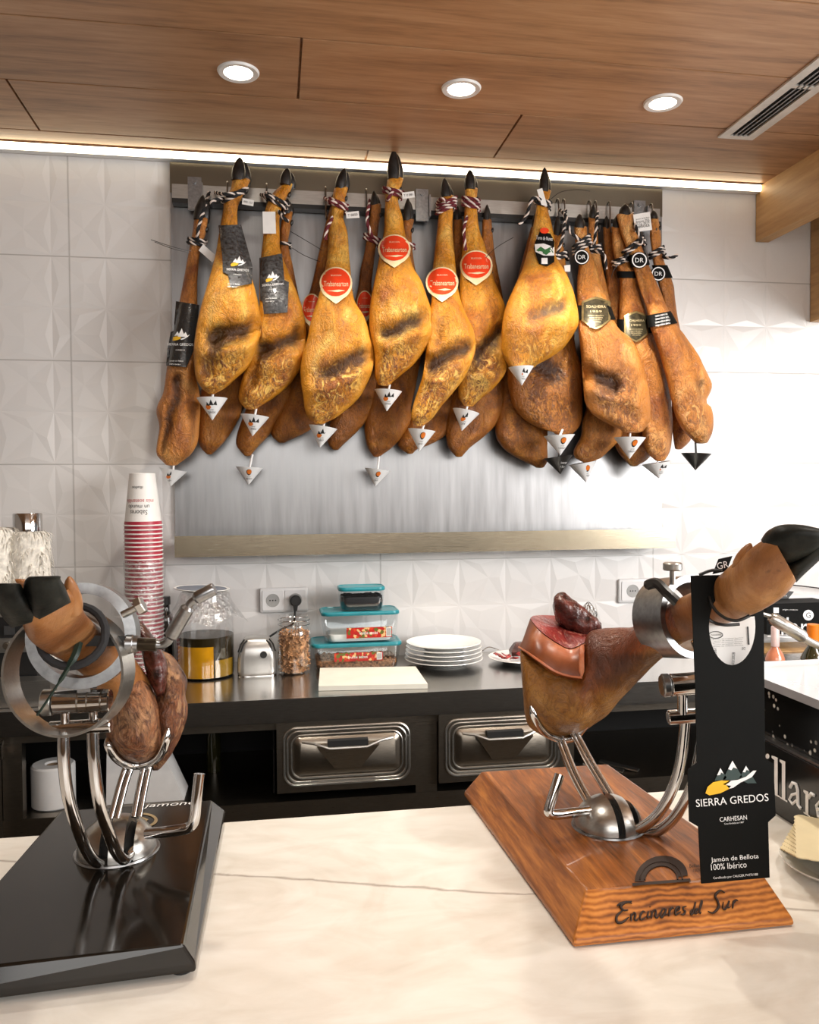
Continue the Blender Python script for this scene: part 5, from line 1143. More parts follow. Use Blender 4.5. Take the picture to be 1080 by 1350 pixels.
def loft_sections(secs, n=36, k=7, seed=0, amp=.002, sc=22):
    """body through cross sections (top px, bottom px, distance, half depth)"""
    mb = MB(); rings = []
    def cat(p0, p1, p2, p3, t): return .5*((2*p1)+(p2-p0)*t+(2*p0-5*p1+4*p2-p3)*t*t+(3*p1-p0-3*p2+p3)*t**3)
    flat = [(a[0], a[1], b[0], b[1], Y, hd) for a, b, Y, hd in secs]; N = len(flat)
    for i in range(N-1):
        for j in range(k+(1 if i == N-2 else 0)):
            t = j/k; v = [cat(flat[max(i-1, 0)][q], flat[i][q], flat[i+1][q], flat[min(i+2, N-1)][q], t) for q in range(6)]
            ring = []
            for q in range(n):
                th = 2*math.pi*q/n; c, s_ = math.cos(th), math.sin(th); c = math.copysign(abs(c)**.9, c); s_ = math.copysign(abs(s_)**.9, s_)
                p = P((v[0]+v[2])/2+(v[0]-v[2])/2*c, (v[1]+v[3])/2+(v[1]-v[3])/2*c, v[4]-max(.001, v[5])*s_)
                d = amp*(noise.noise(Vector((p.x*sc*2+seed, p.y*sc*2, p.z*sc*2)))+.5*noise.noise(Vector((p.x*sc*5+seed, p.y*sc*5, p.z*sc*5))))
                ring.append(p+Vector((0, -d, d*.4)))
            rings.append(ring)
    mb.loft(rings); return mb

# ---------------------------------------------------------------- right stand
BT = 1.010
bot = [(.283, .755), (.519, .7545), (.512, 1.163), (.268, 1.161)]; top = [(.309, .7885), (.505, .7880), (.482, 1.146), (.291, 1.148)]
st = thing('ham_stand', (.39, .95, BAR), 'steel ham holder on an oiled brown wooden board with burnt script lettering', 'ham stand', 'ham holders on the bar')
bd = bevel_board(bot, top, BAR+.001, BT, [m['boardwood'], m['boardend']], st); bd['label'] = 'oiled brown wooden board with bevelled edges'
a, b, c_ = Vector((bot[0][0], bot[0][1], BAR+.007)), Vector((bot[1][0], bot[1][1], BAR+.007)), Vector((top[0][0], top[0][1], BT))
fr = on_plane(a, (b-a).cross(c_-a), .0012)
# hand-drawn brush script, one stroke list per letter (x right, y down, x-height 1)
GL = {'E': (1.15, [[(1.05, -.85), (.6, -1.0), (.25, -.75), (.5, -.45), (.85, -.42)], [(.5, -.45), (.1, -.1), (.2, .35), (.6, .4), (1.0, .1)], [(-.05, -.8), (.3, -.95), (1.0, -1.0)]]),
      'n': (.8, [[(.05, -.05), (.12, .4)], [(.1, .15), (.3, -.08), (.45, .05), (.42, .3), (.6, .4), (.78, .25)]]),
      'c': (.62, [[(.5, .0), (.3, -.08), (.08, .15), (.2, .4), (.6, .25)]]), 'i': (.38, [[(.15, -.05), (.12, .3), (.38, .25)], [(.22, -.32), (.26, -.28)]]),
      'a': (.72, [[(.5, -.02), (.25, -.08), (.05, .2), (.2, .42), (.45, .15), (.5, -.05), (.45, .3), (.72, .25)]]),
      'r': (.55, [[(.1, -.08), (.12, .4)], [(.11, .15), (.28, -.06), (.5, .0)]]), 'e': (.6, [[(.08, .18), (.4, .08), (.36, -.08), (.1, .05), (.15, .38), (.6, .22)]]),
      's': (.5, [[(.42, -.05), (.15, -.02), (.2, .15), (.38, .25), (.2, .42), (.0, .35)]]), 'd': (.7, [[(.5, .0), (.25, -.05), (.05, .2), (.2, .4), (.45, .15), (.62, -.75), (.5, .3), (.7, .25)]]),
      'l': (.4, [[(.1, .2), (.35, -.5), (.25, -.8), (.1, -.1), (.2, .4), (.4, .25)]]), 'u': (.8, [[(.08, -.06), (.1, .3), (.3, .38), (.5, .1), (.55, -.06), (.5, .3), (.75, .28)]]),
      'S': (1.1, [[(.95, -.85), (.6, -1.05), (.3, -.75), (.55, -.35), (.7, .05), (.4, .4), (.0, .25)]])}
def script(mb, fn, word, x, y, s, wid, slope, slant=.22, r=.0011):
    for ch in word:
        w, strokes = GL[ch]
        for stq in strokes:
            pp = [(x+(px-py*slant)*s*wid, y+py*s+slope*px*s*wid) for px, py in stq]
            d = smooth_path([Vector((px, py, 0)) for px, py in pp], 5); path = [fn(v.x, v.y) for v in d]; L = len(path)
            mb.tube(path, [r*(.45+.75*math.sin(math.pi*min(1, max(0, i/(L-1))))) for i in range(L)], 6)
        x += w*s*wid; y += slope*w*s*wid
    return x, y
mb = MB(); script(mb, fr, 'E', 811, 1210, 19, .95, -.12, .2, .0012); script(mb, fr, 'ncinares', 831, 1206, 23, .655, -.13, .2, .0009); script(mb, fr, 'del', 910, 1201, 14, .62, -.13, .2, .0008); script(mb, fr, 'S', 934, 1197, 20, .95, -.13, .2, .0012); script(mb, fr, 'ur', 952, 1191, 23, .70, -.13, .2, .0009)
k = obj('burnt_lettering', mb, m['burn'], bd); k['label'] = 'burnt brown script lettering on the front edge'
ft = on_plane((0, 0, BT), (0, 0, 1), .0006)
def ft(px, py): v = Pz(px, py, BT+.0007); return v
mb = MB(); n = 16
out = [(838+4*0, 1158)]; arcs = []
for i in range(n+1):
    t_ = math.pi*i/n; arcs.append(((872-35*math.cos(t_), 1158-30*math.sin(t_)+(4-8*i/n)), (872-22*math.cos(t_), 1159-17*math.sin(t_)+(3-6*i/n))))
vs = []; fs = []
for i, (p, q) in enumerate(arcs):
    vs += [ft(*p), ft(*q)]
    if i: fs.append((2*i-2, 2*i-1, 2*i+1, 2*i))
mb.add(vs, fs); put_poly(mb, ft, [(834, 1164), (910, 1158), (911, 1162), (834, 1168)], 0, 1)
for q in (.62, .80): mb.tube([ft(872-35*q*math.cos(a_), 1160-30*q*math.sin(a_)) for a_ in [math.pi*i_/14 for i_ in range(15)]], .0009, 5)
put_text(mb, ft, 'Bellota', 917, 1141, 16, 4.5, -.07); put_text(mb, ft, '100%', 919, 1147, 10, 4, -.07)
obj('burnt_emblem', mb, m['burn'], bd)
dc = (.394, .934, BT+.0003); dome_slices(dc, .041, .037, [(-.004, .005), (.019, .028)], 'satin', st)
A1 = PP([(816, 1088, .925), (826, 1095, .912), (846, 1091, .900), (868, 1073, .890), (887, 1040, .883), (898, 1002, .879), (904, 950, .876)]); A2 = PP([(838, 1090, .920), (850, 1098, .905), (872, 1093, .895), (893, 1073, .886), (911, 1040, .878), (922, 1000, .873), (929, 948, .869)])
for A_ in (A1, A2): mb = MB(); mb.tube(smooth_path(A_, 7), .0062, 14); obj('curved_arm', mb, m['chrome'], st)
mb = MB(); mb.cyl(P(881, 946, .878), P(956, 940, .862), .0083, 20, 0, .001); cr = obj('cross_tube', mb, m['chrome'], st)
mb = MB(); p = P(881, 946, .878); d = (p-P(956, 940, .862)).normalized(); mb.cyl(p+d*.0001, p+d*.0012, .006, 16); obj('end_cap', mb, m['satin'], cr)
mb = MB(); mb.cyl(P(900, 941, .872), P(900, 906, .872), .0058, 16); obj('post', mb, m['chrome'], st)
mb = MB(); mb.cyl(P(884, 903, .872), P(965, 897, .858), .0128, 28, 0, .001); hb = obj('pivot_barrel', mb, m['chrome'], st)
mb = MB(); p = P(884, 903, .872); q = P(965, 897, .858); d = (p-q).normalized(); mb.cyl(p+d*.0008, p+d*.0095, .0132, 28, 0, .0012); kb = obj('barrel_knob', mb, m['satin'], hb); mb = MB(); mb.cyl(p+d*.0097, p+d*.0108, .011, 24); obj('knob_face', mb, m['steel_dark'], hb)
RC = P(914, 813, .875); axn = Vector((.24, -.95, .16)).normalized()
mb = MB(); mb.ring(RC-axn*.024, axn, .0475, .0395, .050, 64); rg = obj('clamp_ring', mb, m['satin'], st); rg['label'] = 'thick steel clamp ring'
mb = MB(); 
for a_ in (200, 250, 150): 
    th = math.radians(a_); ex = axn.cross(Vector((0, 0, 1))).normalized(); ey = ex.cross(axn); d = ex*math.cos(th)+ey*math.sin(th); mb = MB(); mb.cyl(RC-axn*.016+d*.030, RC-axn*.016+d*.049, .0032, 10, 0, .0006); obj('set_screw', mb, m['chrome'], rg)
mb = MB(); kn = P(887, 752, .875); mb.cyl(kn-Vector((0, 0, .016)), kn, .0034, 10); mb.cyl(kn, kn+Vector((0, 0, .009)), .0108, 22, 0, .0012); obj('tightening_knob', mb, m['steel'], st)
mb = MB(); mb.tube(smooth_path(PP([(852, 772, .885), (866, 769, .872), (880, 782, .858), (898, 798, .848), (915, 810, .842)]), 5), [.0045]+[.0062]*19+[.005], 8); obj('locking_bar', mb, m['black'], st)
mb = MB(); mb.tube(PP([(990, 806, .872), (1004, 809, .872), (1018, 813, .872)]), .0025, 8); mb.tube(PP([(1016, 813, .872), (1020, 816, .871), (1058, 839, .866), (1062, 842, .865)]), [.005, .0075, .0075, .005], 14); mb.tube(smooth_path(PP([(1060, 841, .865), (1072, 848, .863), (1095, 857, .860)]), 5), .0045, 10); obj('screw_lever', mb, m['steel'], st)
F1 = PP([(781, 1066, .945), (757, 1021, .973), (737, 971, 1.004)]); F2 = PP([(805, 1050, .955), (779, 1007, .980), (757, 966, 1.006)])
for A_ in (F1, F2):
    for dx in (-.0032, .0032): mb = MB(); mb.tube(smooth_path([p+Vector((dx, 0, 0)) for p in A_], 6), .0032, 10); obj('cradle_rod', mb, m['chrome'], st)
mb = MB(); pts = smooth_path(PP([(700, 930, .970), (706, 948, .972), (718, 965, .982), (733, 973, .998), (748, 975, 1.008), (760, 970, 1.010), (772, 956, 1.000), (778, 944, .992)]), 6); L = len(pts); mb.tube(pts, [.0012+min(.0036, .0009*min(i, L-1-i)) for i in range(L)], 10); obj('spiked_cradle', mb, m['chrome'], st)
mb = MB(); mb.tube(smooth_path(PP([(776, 1069, .925), (750, 1072, .912), (731, 1074, .905), (724, 1071, .904), (725, 1062, .905), (732, 1040, .908), (738, 1021, .912)]), 6), .0058, 14); lv = obj('lever', mb, m['chrome'], st)

# right ham
hm = thing('carved_ham', P(730, 970, 1.04), 'carved ham on the wooden stand, red sliced face upward and hoof toward the upper right', 'ham', 'hams clamped in the holders')
body = [((687, 858), (690, 908), 1.065, .030), ((685, 850), (693, 945), 1.06, .052), ((691, 852), (702, 962), 1.053, .064), ((716, 862), (728, 974), 1.045, .070), ((742, 874), (757, 970), 1.03, .068), ((762, 880), (772, 963), 1.02, .064), ((768, 872), (779, 958), 1.016, .062)]
leg = [((766, 855), (781, 957), 1.016, .052), ((773, 839), (785, 954), 1.012, .058), ((790, 829), (801, 943), 1.0, .055), ((818, 827), (816, 925), .98, .047), ((836, 826), (842, 898), .955, .040), ((856, 812), (870, 870), .92, .033), ((882, 796), (900, 848), .875, .027), ((908, 783), (926, 838), .83, .025), ((932, 774), (948, 826), .785, .024), ((951, 757), (976, 816), .745, .025), ((975, 735), (1004, 805), .718, .025), ((1000, 716), (1034, 786), .697, .024), ((1018, 706), (1050, 766), .684, .020)]
mb = loft_sections(body[:-1]+leg[1:7], seed=3, amp=.0022)
def to_px(v): d = v-Vector((0, 0, EYE)); z = d.dot(FW); return 540+F*d.dot(RT)/z, 675-F*d.dot(UP)/z
for i, v in enumerate(mb.v):
    px, py = to_px(v); lim = 925-(px-770)*.75
    mixv = sstep(752, 775, px)*sstep(lim+22, lim-22, py) if px < 900 else 1
    band = sstep(766, 790, px)*sstep(900, 850, px)*sstep(853, 866, py)*sstep(925, 890, py)
    mb.zone[i] = (max(0, .55*noise.noise(v*24)+.1)*(1-mixv)+.62*band, .45*sstep(880, 950, py), mixv)
obj('rind', mb, m['ham_rind'], hm, angle=80)
mb = loft_sections(leg[5:], seed=6, amp=.0010); 
d0 = P(985, 742, .758); claw(mb, P(975, 752, .715), P(990, 716, .706), .008); hk = obj('foot', mb, m['ham_skin'], hm, angle=80)
mb = loft_sections([((1003, 712), (1034, 748), .694, .017), ((1012, 700), (1044, 744), .688, .022), ((1030, 692), (1066, 735), .676, .020), ((1058, 692), (1084, 722), .664, .015), ((1085, 698), (1096, 710), .655, .006), ((1092, 702), (1097, 706), .653, .002)], 24, 5, 1, .0008)
o = obj('hoof', mb, m['hoof_big'], hm, angle=80)
mb = loft_sections([((1030, 752), (1050, 768), .700, .011), ((1038, 745), (1058, 760), .692, .018), ((1055, 736), (1074, 745), .682, .017), ((1076, 718), (1090, 730), .668, .011), ((1096, 712), (1098, 718), .660, .003)], 24, 5, 2, .0008)
obj('hoof', mb, m['hoof_big'], hm, angle=80)
# fat rim and the flat red face
Rf = [(684, 853, 1.035), (695, 860, .997), (711, 871, .978), (732, 885, .969), (751, 891, .962), (767, 893, .956)]
Rb = [(772, 870, 1.06), (752, 858, 1.10), (735, 852, 1.115), (715, 846, 1.115), (698, 846, 1.10), (688, 848, 1.07)]
Ff = [(692, 836, 1.040), (701, 838, 1.008), (716, 847, .990), (735, 857, .981), (752, 861, .975), (768, 852, .972)]
Fm = [(699, 816, 1.055), (707, 827, 1.018), (719, 838, 1.000), (737, 850, .991), (752, 856, .986), (768, 850, .984)]
Fb = [(786, 838, 1.04), (775, 826, 1.085), (755, 817, 1.11), (735, 813, 1.12), (715, 812, 1.115), (703, 813, 1.085)]
def ringpts(f, b):
    fp = smooth_path(PP(f), 5); bp = smooth_path(PP(b), 5); return fp+bp
r1 = ringpts(Rf, Rb); r2 = ringpts(Ff, Fb); r3 = ringpts(Fm, Fb)
r2b = [p.lerp(q, .5)+Vector((0, -.003, .0)) for p, q in zip(r1, r2)]
low = [Vector((lerp(p.x, .36, .35), lerp(p.y, 1.04, .45), p.z-.02)) for p in r1]
mb = MB(); mb.loft([low, r1, r2b, r2, r3], cap=False); nn = len(r1)
mb.zone = {i: (1. if i < 2*nn else (.75 if i < 3*nn else 0.), 0, 0) for i in range(5*nn)}
for i in range(5*nn):
    if (i % nn) < 14 and i >= 2*nn: z_ = mb.zone[i]; mb.zone[i] = (max(z_[0], 1.0-.055*(i % nn)), 0, 0)
for i, v in enumerate(mb.v):
    if i < 4*nn: v.y -= .0016*noise.noise(v*40); v.z += .0012*noise.noise(v*55)
obj('fat_rim', mb, m['pinkfat'], hm, angle=60)
mb = MB(); mb.tube([p+Vector((0, -.0012, 0)) for p in smooth_path(PP(Rf), 6)], .0015, 6); obj('pale_fat_line', mb, m['pinkfat'], hm)
mb = MB(); cc = sum((p for p in r3), Vector())/len(r3); rings = [[p.lerp(cc, t_)+Vector((0, 0, .0012+.0016*noise.noise(p*60)*min(1, t_*4))) for p in r3] for t_ in (0, .15, .35, .6, .85)]
mb.loft(rings, cap=False); mb.f.append(tuple(4*nn+i for i in range(nn))); mb.mi.append(0); o = obj('sliced_face', mb, m['face_red'], hm, angle=80); o['label'] = 'flat red sliced meat face'
mb = loft_sections([((729, 797), (731, 811), 1.07, .008), ((731, 786), (736, 822), 1.068, .02), ((741, 781), (748, 836), 1.066, .026), ((755, 789), (758, 842), 1.062, .026), ((769, 802), (773, 846), 1.055, .024), ((783, 812), (786, 842), 1.05, .016), ((792, 822), (793, 834), 1.05, .006)], 28, 6, 9, .006, 26); o = obj('dried_knob', mb, m['bone_knob'], hm, angle=80); o['label'] = 'dark dried knob of meat and bone'
mb = MB(); mb.tube(smooth_path(PP([(768, 851, .972), (767, 862, .958), (767, 876, .954), (767, 892, .953)]), 4), [.0015, .003]+[.0034]*9+[.002, .001][:2], 8); obj('step_edge', mb, m['pinkfat'], hm)
mb = MB(); v = [P(*q, .745) for q in ((948, 737), (966, 733), (958, 753), (940, 757))]; mb.loft([v, [p+Vector((0, .001, 0)) for p in v]]); k = obj('paper_tag', mb, m['card'], hm, smooth=False); mb = MB(); put_text(mb, lambda x, y: P(x, y, .7442), 'GR', 953, 745, 15, 9, -.2); obj('print', mb, m['whiteink'], k)
mb = MB(); 
def ring_on_leg(pts): mb.tube(smooth_path(PP(pts), 6), .0016, 7)
ring_on_leg([(938, 764, .770), (934, 780, .758), (940, 800, .742), (955, 814, .729), (972, 818, .721), (988, 812, .722)]); ring_on_leg([(930, 812, .760), (940, 820, .757), (955, 824, .750), (975, 823, .747)]); ring_on_leg([(922, 758, .748), (938, 752, .742), (952, 752, .735)])
obj('black_cord', mb, m['black'], hm)

# hang tag around the foot
TY = .752
tg = thing('hang_tag', P(965, 1160, TY), 'tall black hang tag with mountain emblem and white lettering, hung on the right foot', 'tag')
outer = [(911, 759), (1003, 757), (1007, 800), (1009, 1000), (1020, 1007), (1023, 1075), (1013, 1084), (1015, 1157), (925, 1165), (921, 1090), (909, 1083), (907, 1015), (919, 1006), (917, 900)]
hole = [(966+31*math.cos(t_), 826+51*math.sin(t_)) for t_ in [2*math.pi*i/40 for i in range(40)]]
import bmesh
def poly_with_hole(outer, hole, y0, th):
    bm = bmesh.new(); es = []
    for lp in (outer, hole):
        vs = [bm.verts.new(P(px, py, y0)) for px, py in lp]
        es += [bm.edges.new((vs[i], vs[(i+1) % len(vs)])) for i in range(len(vs))]
    bmesh.ops.triangle_fill(bm, edges=es, use_beauty=True)
    bm.verts.index_update(); mb = MB(); vs = [v.co.copy() for v in bm.verts]; fs = [tuple(v.index for v in f.verts) for f in bm.faces]; be = [tuple(v.index for v in e.verts) for e in bm.edges if len(e.link_faces) == 1]; n = len(vs)
    mb.add(vs+[v+Vector((0, th, 0)) for v in vs], fs+[tuple(i+n for i in reversed(f)) for f in fs]+[(a, b, b+n, a+n) for a, b in be]); bm.free(); return mb
mb = poly_with_hole(outer, hole, TY, .0012); cd = obj('card', mb, m['card'], tg, smooth=False)
fq = lambda x, y: P(x, y, TY-.0006); fq2 = lambda x, y: P(x, y, TY-.0009)
mb = MB(); Q = lambda l: [(820+x/4.154, 1000+y/4.154) for x, y in l]
put_poly(mb, fq, Q([(508, 122), (540, 52), (575, 105), (560, 118)]), 1, 2); put_poly(mb, fq, Q([(553, 115), (606, 12), (660, 100), (640, 112), (600, 120)]), 1, 2); put_poly(mb, fq, Q([(640, 112), (680, 40), (738, 135), (690, 136)]), 1, 2)
put_poly(mb, fq2, Q([(522, 92), (540, 52), (558, 84), (545, 76), (538, 90)]), 0, 2); put_poly(mb, fq2, Q([(582, 58), (606, 12), (632, 56), (612, 48), (600, 64)]), 0, 2); put_poly(mb, fq2, Q([(662, 74), (680, 40), (698, 68), (684, 60), (676, 76)]), 0, 2)
put_poly(mb, fq2, Q([(458, 190), (470, 155), (500, 130), (545, 120), (600, 122), (570, 145), (590, 165), (540, 190), (480, 202)]), 2, 2)
put_poly(mb, fq2, Q([(552, 142), (590, 122), (640, 116), (640, 118), (655, 128), (610, 160), (585, 166), (600, 150)]), 0, 2); put_poly(mb, fq2, Q([(638, 116), (680, 100), (720, 66), (738, 66), (712, 102), (655, 130)]), 0, 2)
k = obj('emblem', mb, [m['whiteink'], m['mountain'], m['yellow']], cd); k['label'] = 'white-tipped grey-green mountains over a yellow swoosh'
mb = MB(); sl_ = -.085
put_text(mb, fq, 'SIERRA GREDOS', 965.5, 1055, 96, 10, sl_); put_text(mb, fq, 'CARHESAN', 967, 1079, 36, 6, sl_); put_text(mb, fq, 'Casa fundada en 1987', 968, 1085, 26, 2.2, sl_)
obj('lettering', mb, m['whiteink'], cd); mb = MB()
put_text(mb, fq, 'Jamón de Bellota', 969, 1132, 63, 8, sl_); put_text(mb, fq, '100% Ibérico', 961, 1141.5, 47, 8, sl_); put_text(mb, fq, 'Certificado por CALICER PV/ITI/188', 970, 1155.5, 59, 4, sl_)
obj('small_lettering', mb, m['whiteink'], cd)
# white printed paper showing through the hole of the tag
Yp = .778; lp = [(930, 822), (1000, 812), (1001, 884), (934, 890)]
mb = MB(); v = [P(*q, Yp) for q in lp]; mb.loft([v, [p+Vector((0, .001, 0)) for p in v]]); pp = obj('paper_label', mb, m['paper'], hm, smooth=False); pp['label'] = 'white printed label seen through the hole of the black tag'
mb = MB(); fp = lambda x, y: P(x, y, Yp-.0006)
mb.tube([fp(944+9*math.cos(2*math.pi*i/24), 837+4.5*math.sin(2*math.pi*i/24)) for i in range(24)], .0004, 4, 0, True)
put_text(mb, fp, 'CARHESAN', 944, 837, 13, 2, -.05); 
for i in range(5): put_text(mb, fp, 'jamon de bellota iberico', 960, 842+i*2.4, 40-3*(i % 2), 1.3, -.06)
put_text(mb, fp, '02/2028', 967, 868, 16, 3.6, -1.5); put_text(mb, fp, '1997', 943, 859, 9, 4, 1.5); put_text(mb, fp, '75', 981, 855, 4, 4, -1.5)
put_poly(mb, fp, [(985, 826), (987, 826), (988.5, 850), (986.5, 850)], 0, 1); obj('print', mb, m['ink'], pp)

# ---------------------------------------------------------------- left stand
LT = 1.003
bot = [(-.315, .752), (-.076, .768), (-.070, 1.133), (-.293, 1.128)]; top = [(-.310, .760), (-.087, .768), (-.088, 1.125), (-.278, 1.122)]
st = thing('ham_stand', (-.19, .95, BAR), 'steel ham holder on a glossy black board with a pale emblem', 'ham stand', 'ham holders on the bar')
bb = simple('glossy_black_lacquer', (.010, .008, .006, 1), .13, 0, .1, 40, spec=.4, coat=.1)
bd = bevel_board(bot, top, BAR+.006, LT, [bb], st, .008); bd['label'] = 'glossy black bevelled board'
for x, y in ((-.30, .775), (-.09, .785), (-.085, 1.11), (-.28, 1.11)): mb = MB(); mb.cyl((x, y, BAR+.0005), (x, y, BAR+.0058), .010, 16); obj('rubber_foot', mb, m['black'], st)
mb = MB(); fl = lambda px, py: Pz(px, py, LT+.0007)
n = 28; vs = []; fs = []
for i in range(n): a_ = 2*math.pi*i/n; j = (i+1) % n; vs += [fl(188+20*math.cos(a_), 1081+9.5*math.sin(a_)), fl(188+15.5*math.cos(a_), 1081+7*math.sin(a_))]; fs.append((2*i, 2*j, 2*j+1, 2*i+1))
mb.add(vs, fs, 1); put_poly(mb, fl, [(180, 1081), (188, 1077), (196, 1080), (190, 1085)], 1, 2); put_text(mb, fl, 'jamones', 228, 1060.5, 78, 6, -.07, 0, .3); obj('emblem', mb, [m['whiteink'], simple('bronze_ink', (.33, .24, .12, 1), .4)], bd)
dc = (-.184, .985, LT+.0003); dome_slices(dc, .045, .040, [(-.012, -.002), (.014, .024)], 'satin', st)
A1 = PP([(84, 962, .890), (84, 1000, .886), (90, 1050, .888), (104, 1096, .900), (116, 1124, .920), (127, 1136, .935), (142, 1136, .955)]); A2 = PP([(122, 962, .886), (124, 1008, .882), (131, 1058, .884), (145, 1102, .900), (154, 1124, .918), (164, 1133, .935), (174, 1122, .958)])
for A_ in (A1, A2): mb = MB(); mb.tube(smooth_path(A_, 8), .0062, 14); obj('curved_arm', mb, m['chrome'], st)
mb = MB(); mb.cyl(P(65, 961, .888), P(147, 956, .883), .0075, 20, 0, .001); cr = obj('cross_tube', mb, m['chrome'], st)
for px in (86, 123): mb = MB(); mb.cyl(P(px, 955, .886), P(px, 936, .886), .0046, 14); obj('post', mb, m['chrome'], st)
a = P(71, 926, .886); b = P(146, 923, .882); mb = MB(); mb.cyl(a, b, .0118, 28, 0, .001); hb = obj('pivot_barrel', mb, m['chrome'], st)
for t_ in (.45, .62, .86): q = a.lerp(b, t_); d = (b-a).normalized(); mb = MB(); mb.cyl(q-d*.0007, q+d*.0007, .0121, 28); obj('barrel_groove', mb, m['steel_dark'], hb)
d = (a-b).normalized(); mb = MB(); mb.cyl(a+d*.0004, a+d*.011, .0135, 28, 0, .001); obj('knurled_knob', mb, m['steel'], hb)
mb = MB(); q = P(112, 908, .884); mb.box((q.x-.0065, q.y-.006, q.z-.008), (q.x+.0065, q.y+.006, q.z+.010)); mb.cyl((q.x+.0065, q.y, q.z+.003), (q.x+.012, q.y, q.z+.003), .003, 10); obj('clamp_block', mb, m['satin'], st)
RC = P(107, 838, .875); axn = Vector((.0, -.985, .13)).normalized()
mb = MB(); mb.ring(RC-axn*.014, axn, .0535, .0425, .030, 64); rg = obj('clamp_ring', mb, m['satin'], st); rg['label'] = 'thick steel clamp ring'
R2 = P(91, 886, .872); ax2 = Vector((-.22, -.97, .10)).normalized()
mb = MB(); mb.ring(R2, ax2, .0625, .0600, .030, 72); rg2 = obj('swivel_hoop', mb, m['steel'], st); rg2['label'] = 'thin wide polished steel hoop'
kn = P(180, 801, .872); d = Vector((.80, 0, -.36)).normalized(); d = (kn-RC).normalized(); mb = MB(); mb.cyl(kn-d*.016, kn, .0036, 10); mb.lathe([(.0085, 0), (.0095, .001), (.0095, .007), (.0085, .008)], kn, d, 6); obj('tightening_knob', mb, m['steel'], st)
mb = MB(); mb.cyl(P(165, 849, .868), P(176, 849, .868), .0095, 20, 0, .001); mb.cyl(P(176, 849, .868), P(182, 849, .868), .0085, 20); obj('screw_boss', mb, m['satin'], rg)
mb = MB(); n = 60; a = P(181, 849, .868); b = P(207, 850, .866); mb.lathe([(.0060+.0007*(i % 2), (b-a).length*i/n) for i in range(n+1)], a, b-a, 18); obj('threaded_rod', mb, m['steel_dark'], st)
mb = MB(); mb.tube(smooth_path(PP([(205, 850, .866), (214, 850, .866), (222, 845, .864), (226, 838, .862)]), 6), .0045, 12); mb.tube(PP([(224, 841, .8625), (226, 838, .862), (247, 802, .856), (249, 799, .8555)]), [.0045, .0072, .0072, .0045], 14); mb.tube(smooth_path(PP([(248, 800, .8555), (252, 794, .855), (259, 789, .854)]), 5), .0040, 10); mb.tube(PP([(257, 790, .854), (260, 788, .8535), (281, 777, .851), (283, 776, .8508)]), [.0045, .0068, .0068, .0060], 14); obj('bent_lever', mb, m['satin'], st)
mb = MB(); q = P(150, 846, .864); mb.hexa([P(112, 838, .860), P(166, 838, .862), P(166, 838, .872), P(112, 838, .872), P(112, 852, .860), P(166, 852, .862), P(166, 852, .872), P(112, 852, .872)]); obj('spring_bar', mb, m['black'], rg)
for A_ in (PP([(150, 1079, .972), (156, 1056, .982), (163, 1030, .994), (170, 1010, 1.004)]), PP([(180, 1077, .972), (184, 1056, .982), (189, 1030, .994), (194, 1008, 1.004)])):
    for dx in (-.0034, .0034): mb = MB(); mb.tube(smooth_path([p+Vector((dx, 0, 0)) for p in A_], 6), .0034, 10); obj('cradle_rod', mb, m['chrome'], st)
mb = MB(); pts = smooth_path(PP([(141, 972, .975), (144, 985, .972), (153, 999, .980), (166, 1007, .996), (182, 1009, 1.003), (197, 1006, .998), (210, 996, .982), (218, 980, .968), (222, 960, .966)]), 6); L = len(pts); mb.tube(pts, [.0010+min(.0042, .0010*min(i, L-1-i)) for i in range(L)], 10); obj('spiked_cradle', mb, m['chrome'], st)
mb = MB(); mb.tube(smooth_path(PP([(194, 1099, .955), (215, 1097, .945), (238, 1094, .938), (250, 1090, .936), (256, 1080, .935), (259, 1055, .937), (263, 1020, .942)]), 7), .0062, 14); obj('lever', mb, m['chrome'], st)
# left ham
hm = thing('carved_ham', P(185, 1005, 1.0), 'mostly carved dry brown ham on the black stand, its black hoof toward the camera', 'ham', 'hams clamped in the holders')
def rows_body(rows, Yc, hd, seed, amp, sc=24): return loft_sections([((xl, y), (xr, y), Yc+dy, hd*k) for y, xl, xr, dy, k in rows], 34, 4, seed, amp, sc)
mb = rows_body([(872, 162, 172, 0, .3), (884, 157, 180, 0, .6), (898, 153, 195, 0, .8), (914, 150, 203, 0, .9), (932, 147, 209, 0, 1), (954, 142, 212, 0, 1), (973, 140, 214, 0, 1), (989, 148, 211, 0, .9), (998, 158, 203, 0, .7), (1004, 172, 193, 0, .4), (1006, 180, 186, 0, .1)], 1.0, .048, 4, .0060, 15)
mb.zone = {i: (max(0, min(1, .7*noise.noise(v*26)+.08)), .9, 0) for i, v in enumerate(mb.v)}
o = obj('outer_meat', mb, m['ham_old'], hm, angle=80)
mb = rows_body([(858, 204, 214, 0, .3), (864, 200, 226, 0, .6), (876, 203, 236, 0, .8), (896, 205, 247, 0, 1), (916, 203, 244, 0, 1), (930, 200, 247, 0, 1), (948, 198, 246, 0, 1), (967, 196, 240, 0, 1), (985, 196, 231, 0, .9), (1000, 197, 223, 0, .7), (1011, 199, 214, 0, .4), (1016, 202, 208, 0, .1)], 1.03, .042, 7, .0085, 20)
mb.zone = {i: (max(0, min(1, .45+.8*noise.noise(v*30))), 1., 0) for i, v in enumerate(mb.v)}
obj('inner_meat', mb, m['ham_old'], hm, angle=80)
